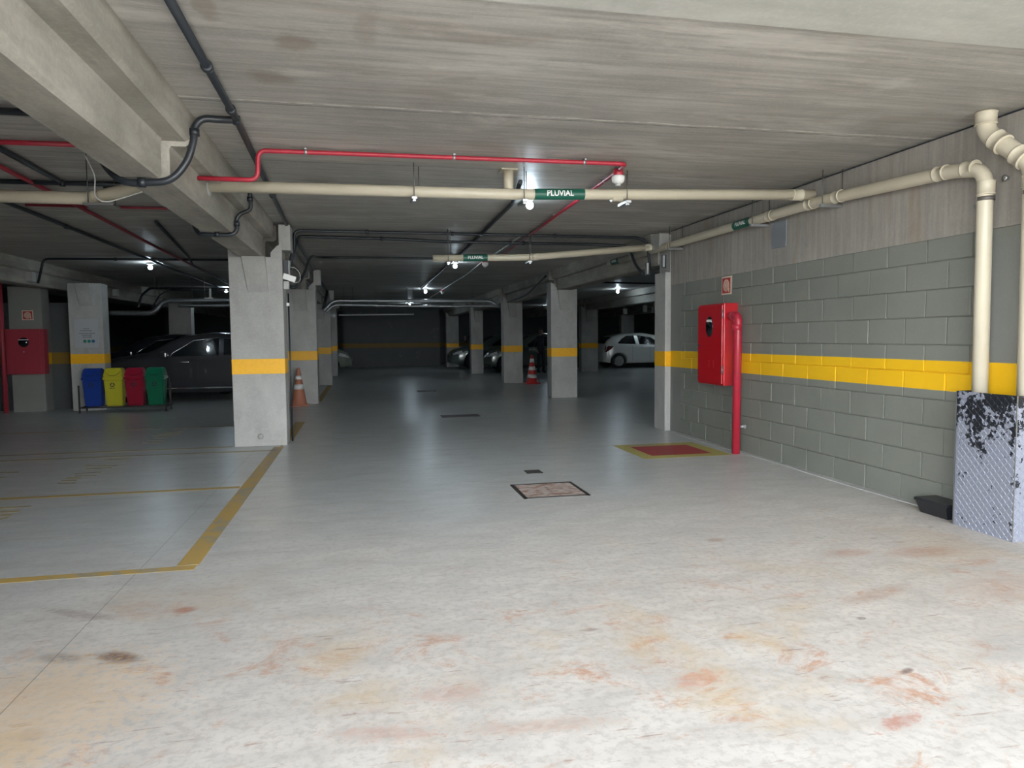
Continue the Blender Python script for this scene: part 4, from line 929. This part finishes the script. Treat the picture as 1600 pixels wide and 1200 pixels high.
    # windscreen and rear window
    for (xa, xb), nm in ((shield, 'windscreen'), (rear, 'rear_window')):
        bm = NB(); G = []
        for i in range(7):
            x = xa + (xb - xa) * i / 6; tp, b = interp(top, x), interp(belt, x); yt = side_y(x, tp) * .86
            G.append([bm.verts.new((x + off, yt * s, tp + .012 + (.008 if abs(s) < .9 else .0))) for s in (-1, -.5, 0, .5, 1)])
        for A, B in zip(G, G[1:]):
            for k in range(4): f = bm.faces.new((A[k], B[k], B[k + 1], A[k + 1])); f.smooth = True
        ob(nm, bm, M['glass'], t, local=True)
    # plates and grille
    bm = NB(); bx(bm, (L + off - .02, -.35, .42), (L + off + .012, .35, .56), .01); ob('grille', bm, M['darktrim'], t, local=True)
    for wx in wheelx:
        for side in (1, -1):
            yw = side * (hw(wx) - .11); w = bpy.data.objects.new('wheel', None); COL.objects.link(w); w.parent = t; w.location = (wx + off, yw, rw)
            bm = NB(); lathe(bm, [(rw * .62, -.10), (rw * .93, -.10), (rw, -.07), (rw, .07), (rw * .93, .10), (rw * .62, .10)], (0, 0, 0), 32, 'y'); ob('tyre', bm, M['tyre'], w, local=True)
            bm = NB(); lathe(bm, [(rw * .1, side * .05), (rw * .60, side * .05), (rw * .60, side * .06), (rw * .1, side * .06)], (0, 0, 0), 28, 'y')
            bmr = bm; ob('rim_well', bmr, M['darktrim'], w, local=True)
            bm = NB(); lathe(bm, [(rw * .58, side * .085), (rw * .66, side * .085), (rw * .66, side * .102), (rw * .58, side * .102)], (0, 0, 0), 32, 'y')
            for k in range(7):
                a = 2 * math.pi * k / 7
                d = Vector((math.cos(a), 0, math.sin(a))); e_ = Vector((-math.sin(a), 0, math.cos(a)))
                A = [d * rw * .08 + e_ * rw * .08, d * rw * .61 + e_ * rw * .06, d * rw * .61 - e_ * rw * .06, d * rw * .08 - e_ * rw * .08]
                f0 = [bm.verts.new((p_.x, side * .078, p_.z)) for p_ in A]; f1 = [bm.verts.new((p_.x, side * .098, p_.z)) for p_ in A]
                bm.faces.new(f0); bm.faces.new(f1)
                for i in range(4): bm.faces.new((f0[i], f0[(i + 1) % 4], f1[(i + 1) % 4], f1[i]))
            lathe(bm, [(.002, side * .085), (rw * .14, side * .085), (rw * .12, side * .104), (.002, side * .106)], (0, 0, 0), 16, 'y')
            ob('rim', bm, M['alloy'], w, local=True)
    return t
# sedan / hatch profile tables: tail -> nose
SED = dict(L=4.6, rw=.33, wheelx=(.95, 3.65), wb=2.7,
    top=[(0, .88), (.08, .98), (.45, 1.03), (1.0, 1.30), (1.5, 1.42), (2.1, 1.45), (2.7, 1.38), (3.45, 1.03), (3.9, .96), (4.35, .84), (4.5, .72), (4.6, .58)],
    belt=[(0, .84), (.4, .93), (1.2, .96), (2.4, .93), (3.5, .90), (3.9, .86), (4.35, .76), (4.6, .52)],
    half=[(0, .62), (.15, .80), (.6, .88), (2.2, .90), (3.7, .88), (4.3, .80), (4.5, .68), (4.6, .55)],
    wins=[[(.95, .99), (1.85, .975), (1.85, 1.32), (1.45, 1.31), (1.2, 1.18)], [(1.95, .975), (2.9, .955), (2.86, 1.02), (2.45, 1.28), (1.95, 1.34)]],
    shield=(2.78, 3.40), rear=(.5, 1.05),
    lamps=[([(0.02, .72), (.30, .74), (.35, .86), (.05, .86)], 'taillamp'), ([(4.1, .68), (4.50, .60), (4.48, .68), (4.15, .78)], 'headlamp')],
    handles=[(1.55, .86), (2.62, .84)], mirror=(3.0, .99))
HAT = dict(L=3.95, rw=.30, wheelx=(.62, 3.15), wb=2.53, htop=.80, sill=.22,
    top=[(0, .62), (.06, .95), (.22, 1.16), (.45, 1.32), (.9, 1.415), (1.7, 1.43), (2.2, 1.36), (2.85, 1.04), (3.4, .93), (3.75, .80), (3.95, .58)],
    belt=[(0, .60), (.08, .88), (.4, .96), (1.5, .93), (2.6, .89), (3.3, .85), (3.7, .74), (3.95, .50)],
    half=[(0, .60), (.1, .75), (.5, .84), (2.0, .86), (3.2, .84), (3.7, .74), (3.95, .55)],
    wins=[[(.55, 1.01), (1.33, .975), (1.27, 1.33), (.95, 1.32), (.75, 1.20)], [(1.49, .97), (2.42, .93), (2.38, 1.0), (2.0, 1.25), (1.42, 1.335)]],
    shield=(2.25, 2.80), rear=(.10, .36),
    lamps=[([(.04, .70), (.10, .66), (.30, .80), (.40, .90), (.08, .92)], 'taillamp'), ([(3.45, .66), (3.85, .58), (3.8, .68), (3.5, .78)], 'headlamp')],
    handles=[(1.60, .83), (2.2, .84)], mirror=(2.42, .95))
CG = 'parked cars'
PI = math.pi
SUV = dict(SED, L=4.6)
car('dark grey car parked side on behind the recycling bins', 'car', (-3.30, 16.75, 0), PI, 'car_grey', trimline=True, group=CG, **{k: v for k, v in SED.items()})
car('blackish car mostly hidden behind the dark grey car, further back on the left', 'car', (-4.60, 19.0, 0), PI, 'car_navy', trimline=False, group=CG, **SED)
car('white hatchback parked on the right, partly hidden by the end of the block wall', 'car', (9.55 + 1.975, 28.0, 0), 0, 'car_white', trimline=False, group=CG, **HAT)
car('grey green car nose showing beyond the left aisle columns', 'car', (-.38 - 1.975, 28.3, 0), 0, 'car_silver', trimline=False, group=CG, **HAT)
car('dark car front with pale wheel arch left of the back centre column', 'car', (3.58 + 2.3, 29.9, 0), PI, 'car_dark', trimline=False, group=CG, **SED)
car('dark car whose bonnet shows between the two back centre columns', 'car', (4.42 + 1.975, 26.55, 0), PI, 'car_green', trimline=False, group=CG, **HAT)

# ------------------------------------------------------------ people
def person(loc, rz, label, height, shirt, trousers, skin, hair, pose):
    t = thing('person', label, 'person', loc, rz); k = height / 1.75
    bm = NB(); sk = bm.verts.layers.skin.verify(); V = {}
    def v(n, co, r):
        x = bm.verts.new(Vector(co) * k); x[sk].radius = (r[0] * k, r[1] * k) if isinstance(r, tuple) else (r * k, r * k); V[n] = x
    v('pel', (0, 0, .93), (.155, .11)); v('waist', (0, .0, 1.08), (.14, .10)); v('chest', (0, .01, 1.28), (.165, .115)); v('neckb', (0, .01, 1.44), (.085, .075)); v('neck', (0, -.01, 1.50), .052); v('headb', (0, -.02, 1.56), .05)
    E = [('pel', 'waist'), ('waist', 'chest'), ('chest', 'neckb'), ('neckb', 'neck'), ('neck', 'headb')]
    for s, nm in ((1, 'r'), (-1, 'l')):
        v('hip' + nm, (.095 * s, 0, .88), (.095, .10)); v('knee' + nm, (.11 * s, -.02, .49), (.062, .066)); v('ank' + nm, (.115 * s, .01, .09), (.042, .045)); v('toe' + nm, (.13 * s, -.14, .035), (.045, .03)); v('heel' + nm, (.115 * s, .04, .04), (.038, .035))
        sh, el, wr = pose[nm]
        v('sh' + nm, (.185 * s, .01, 1.40), (.065, .065)); v('el' + nm, el, .045); v('wr' + nm, wr, .029)
        E += [('pel', 'hip' + nm), ('hip' + nm, 'knee' + nm), ('knee' + nm, 'ank' + nm), ('ank' + nm, 'toe' + nm), ('ank' + nm, 'heel' + nm), ('neckb', 'sh' + nm), ('sh' + nm, 'el' + nm), ('el' + nm, 'wr' + nm)]
        d = (Vector(wr) - Vector(el)).normalized(); side = d.cross(Vector((0, -1, 0.2))).normalized() * (s)
        v('palm' + nm, Vector(wr) + d * .05, (.030, .018)); E.append(('wr' + nm, 'palm' + nm))
        for i, (o_, ln) in enumerate(((-.027, .062), (-.009, .072), (.009, .068), (.026, .052))):
            a = Vector(wr) + d * .085 + side * o_; bend = Vector((0, -.35, 0))
            v(f'f{i}a{nm}', a, .010); v(f'f{i}b{nm}', a + (d + bend * .6).normalized() * ln * .5, .009); v(f'f{i}c{nm}', a + (d + bend * .6).normalized() * ln * .5 + (d + bend * 1.8).normalized() * ln * .5, .0075)
            E += [('palm' + nm, f'f{i}a{nm}'), (f'f{i}a{nm}', f'f{i}b{nm}'), (f'f{i}b{nm}', f'f{i}c{nm}')]
        a = Vector(wr) + d * .03; th = (-side * 1.0 + d * .8 + Vector((0, -.3, 0))).normalized()
        v('t1' + nm, a + th * .035, .012); v('t2' + nm, a + th * .07, .009); E += [('wr' + nm, 't1' + nm), ('t1' + nm, 't2' + nm)]
    for a, b in E: bm.edges.new((V[a], V[b]))
    V['pel'][sk].use_root = True
    me = bpy.data.meshes.new('body'); bm.to_mesh(me); bm.free(); o = bpy.data.objects.new('body', me); COL.objects.link(o)
    s1 = o.modifiers.new('skin', 'SKIN'); s1.use_smooth_shade = True; s2 = o.modifiers.new('sub', 'SUBSURF'); s2.levels = 1; s2.render_levels = 1
    dg = bpy.context.evaluated_depsgraph_get(); me2 = bpy.data.meshes.new_from_object(o.evaluated_get(dg)); bpy.data.objects.remove(o)
    me2.name = 'body'; bm = NB(); bm.from_mesh(me2); bpy.data.meshes.remove(me2)
    # head shaped on the same mesh object
    hs = bmesh.ops.create_uvsphere(bm, u_segments=24, v_segments=16, radius=1.0)['verts']
    for q in hs:
        c = q.co.copy(); zz = c.z; wx = .076 * (1 - .22 * max(0, -zz)); wy = .096 * (1 - .15 * max(0, -zz))
        y = c.y * wy; 
        if c.y < -.6 and abs(c.x) < .28: y -= .022 * max(0, 1 - abs(zz + .12) / .28) * (1 - abs(c.x) / .28)     # nose
        if c.y < -.5 and .2 < abs(c.x) < .6 and .0 < zz < .3: y += .008                                       # eye sockets
        if c.y < -.5 and abs(c.x) < .35 and -.52 < zz < -.40: y -= .006                                       # lips
        if abs(c.x) > .93 and abs(zz) < .3: wx *= 1.14                                                        # ears
        q.co = Vector((c.x * wx, y - .02, zz * .118 + 1.635)) * k
    for f in bm.faces: f.smooth = True
    for f in bm.faces:
        c = f.calc_center_median() / k; arm = abs(c.x) > .20 and c.z > .7
        hd = c.z > 1.49; el_ = min((c - Vector(pose[n_][2])).length for n_ in 'rl')
        f.material_index = 0 if hd or el_ < .12 else (2 if c.z < .98 and not arm else 1)
        if c.z < .085: f.material_index = 3
    ob('body', bm, [skin, shirt, trousers, M['trap']], t, local=True)
    bm = NB(); bmesh.ops.create_uvsphere(bm, u_segments=20, v_segments=12, radius=1.0)
    for f in [f for f in bm.faces if f.calc_center_median().z < -.15 or (f.calc_center_median().y < -.35 and f.calc_center_median().z < .55)]: bm.faces.remove(f)
    for q in bm.verts: c = q.co.copy(); q.co = Vector((c.x * .083, c.y * .104 - .016, c.z * .126 + 1.64)) * k
    ob('hair', bm, hair, t, local=True)
    return t
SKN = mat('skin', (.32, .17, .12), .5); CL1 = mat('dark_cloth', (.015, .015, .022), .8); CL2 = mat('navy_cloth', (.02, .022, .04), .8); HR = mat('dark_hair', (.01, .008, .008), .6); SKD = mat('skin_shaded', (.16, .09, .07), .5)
person((6.22, 24.5, 0), .3, 'standing person in dark clothes, dim silhouette left of the middle column', 1.60, CL1, CL1, SKD, HR,
       dict(r=(0, (.33, -.05, 1.16), (.40, -.28, 1.22)), l=(0, (-.28, .0, 1.12), (-.26, -.16, .90))))
person((4.36, 28.3, 0), -.2, 'person in dark clothes with a bare forearm, half hidden behind the back centre column', 1.68, CL2, CL2, SKN, HR,
       dict(r=(0, (.25, .02, 1.12), (.24, -.10, .88)), l=(0, (-.27, -.06, 1.14), (-.30, -.20, 1.34))))
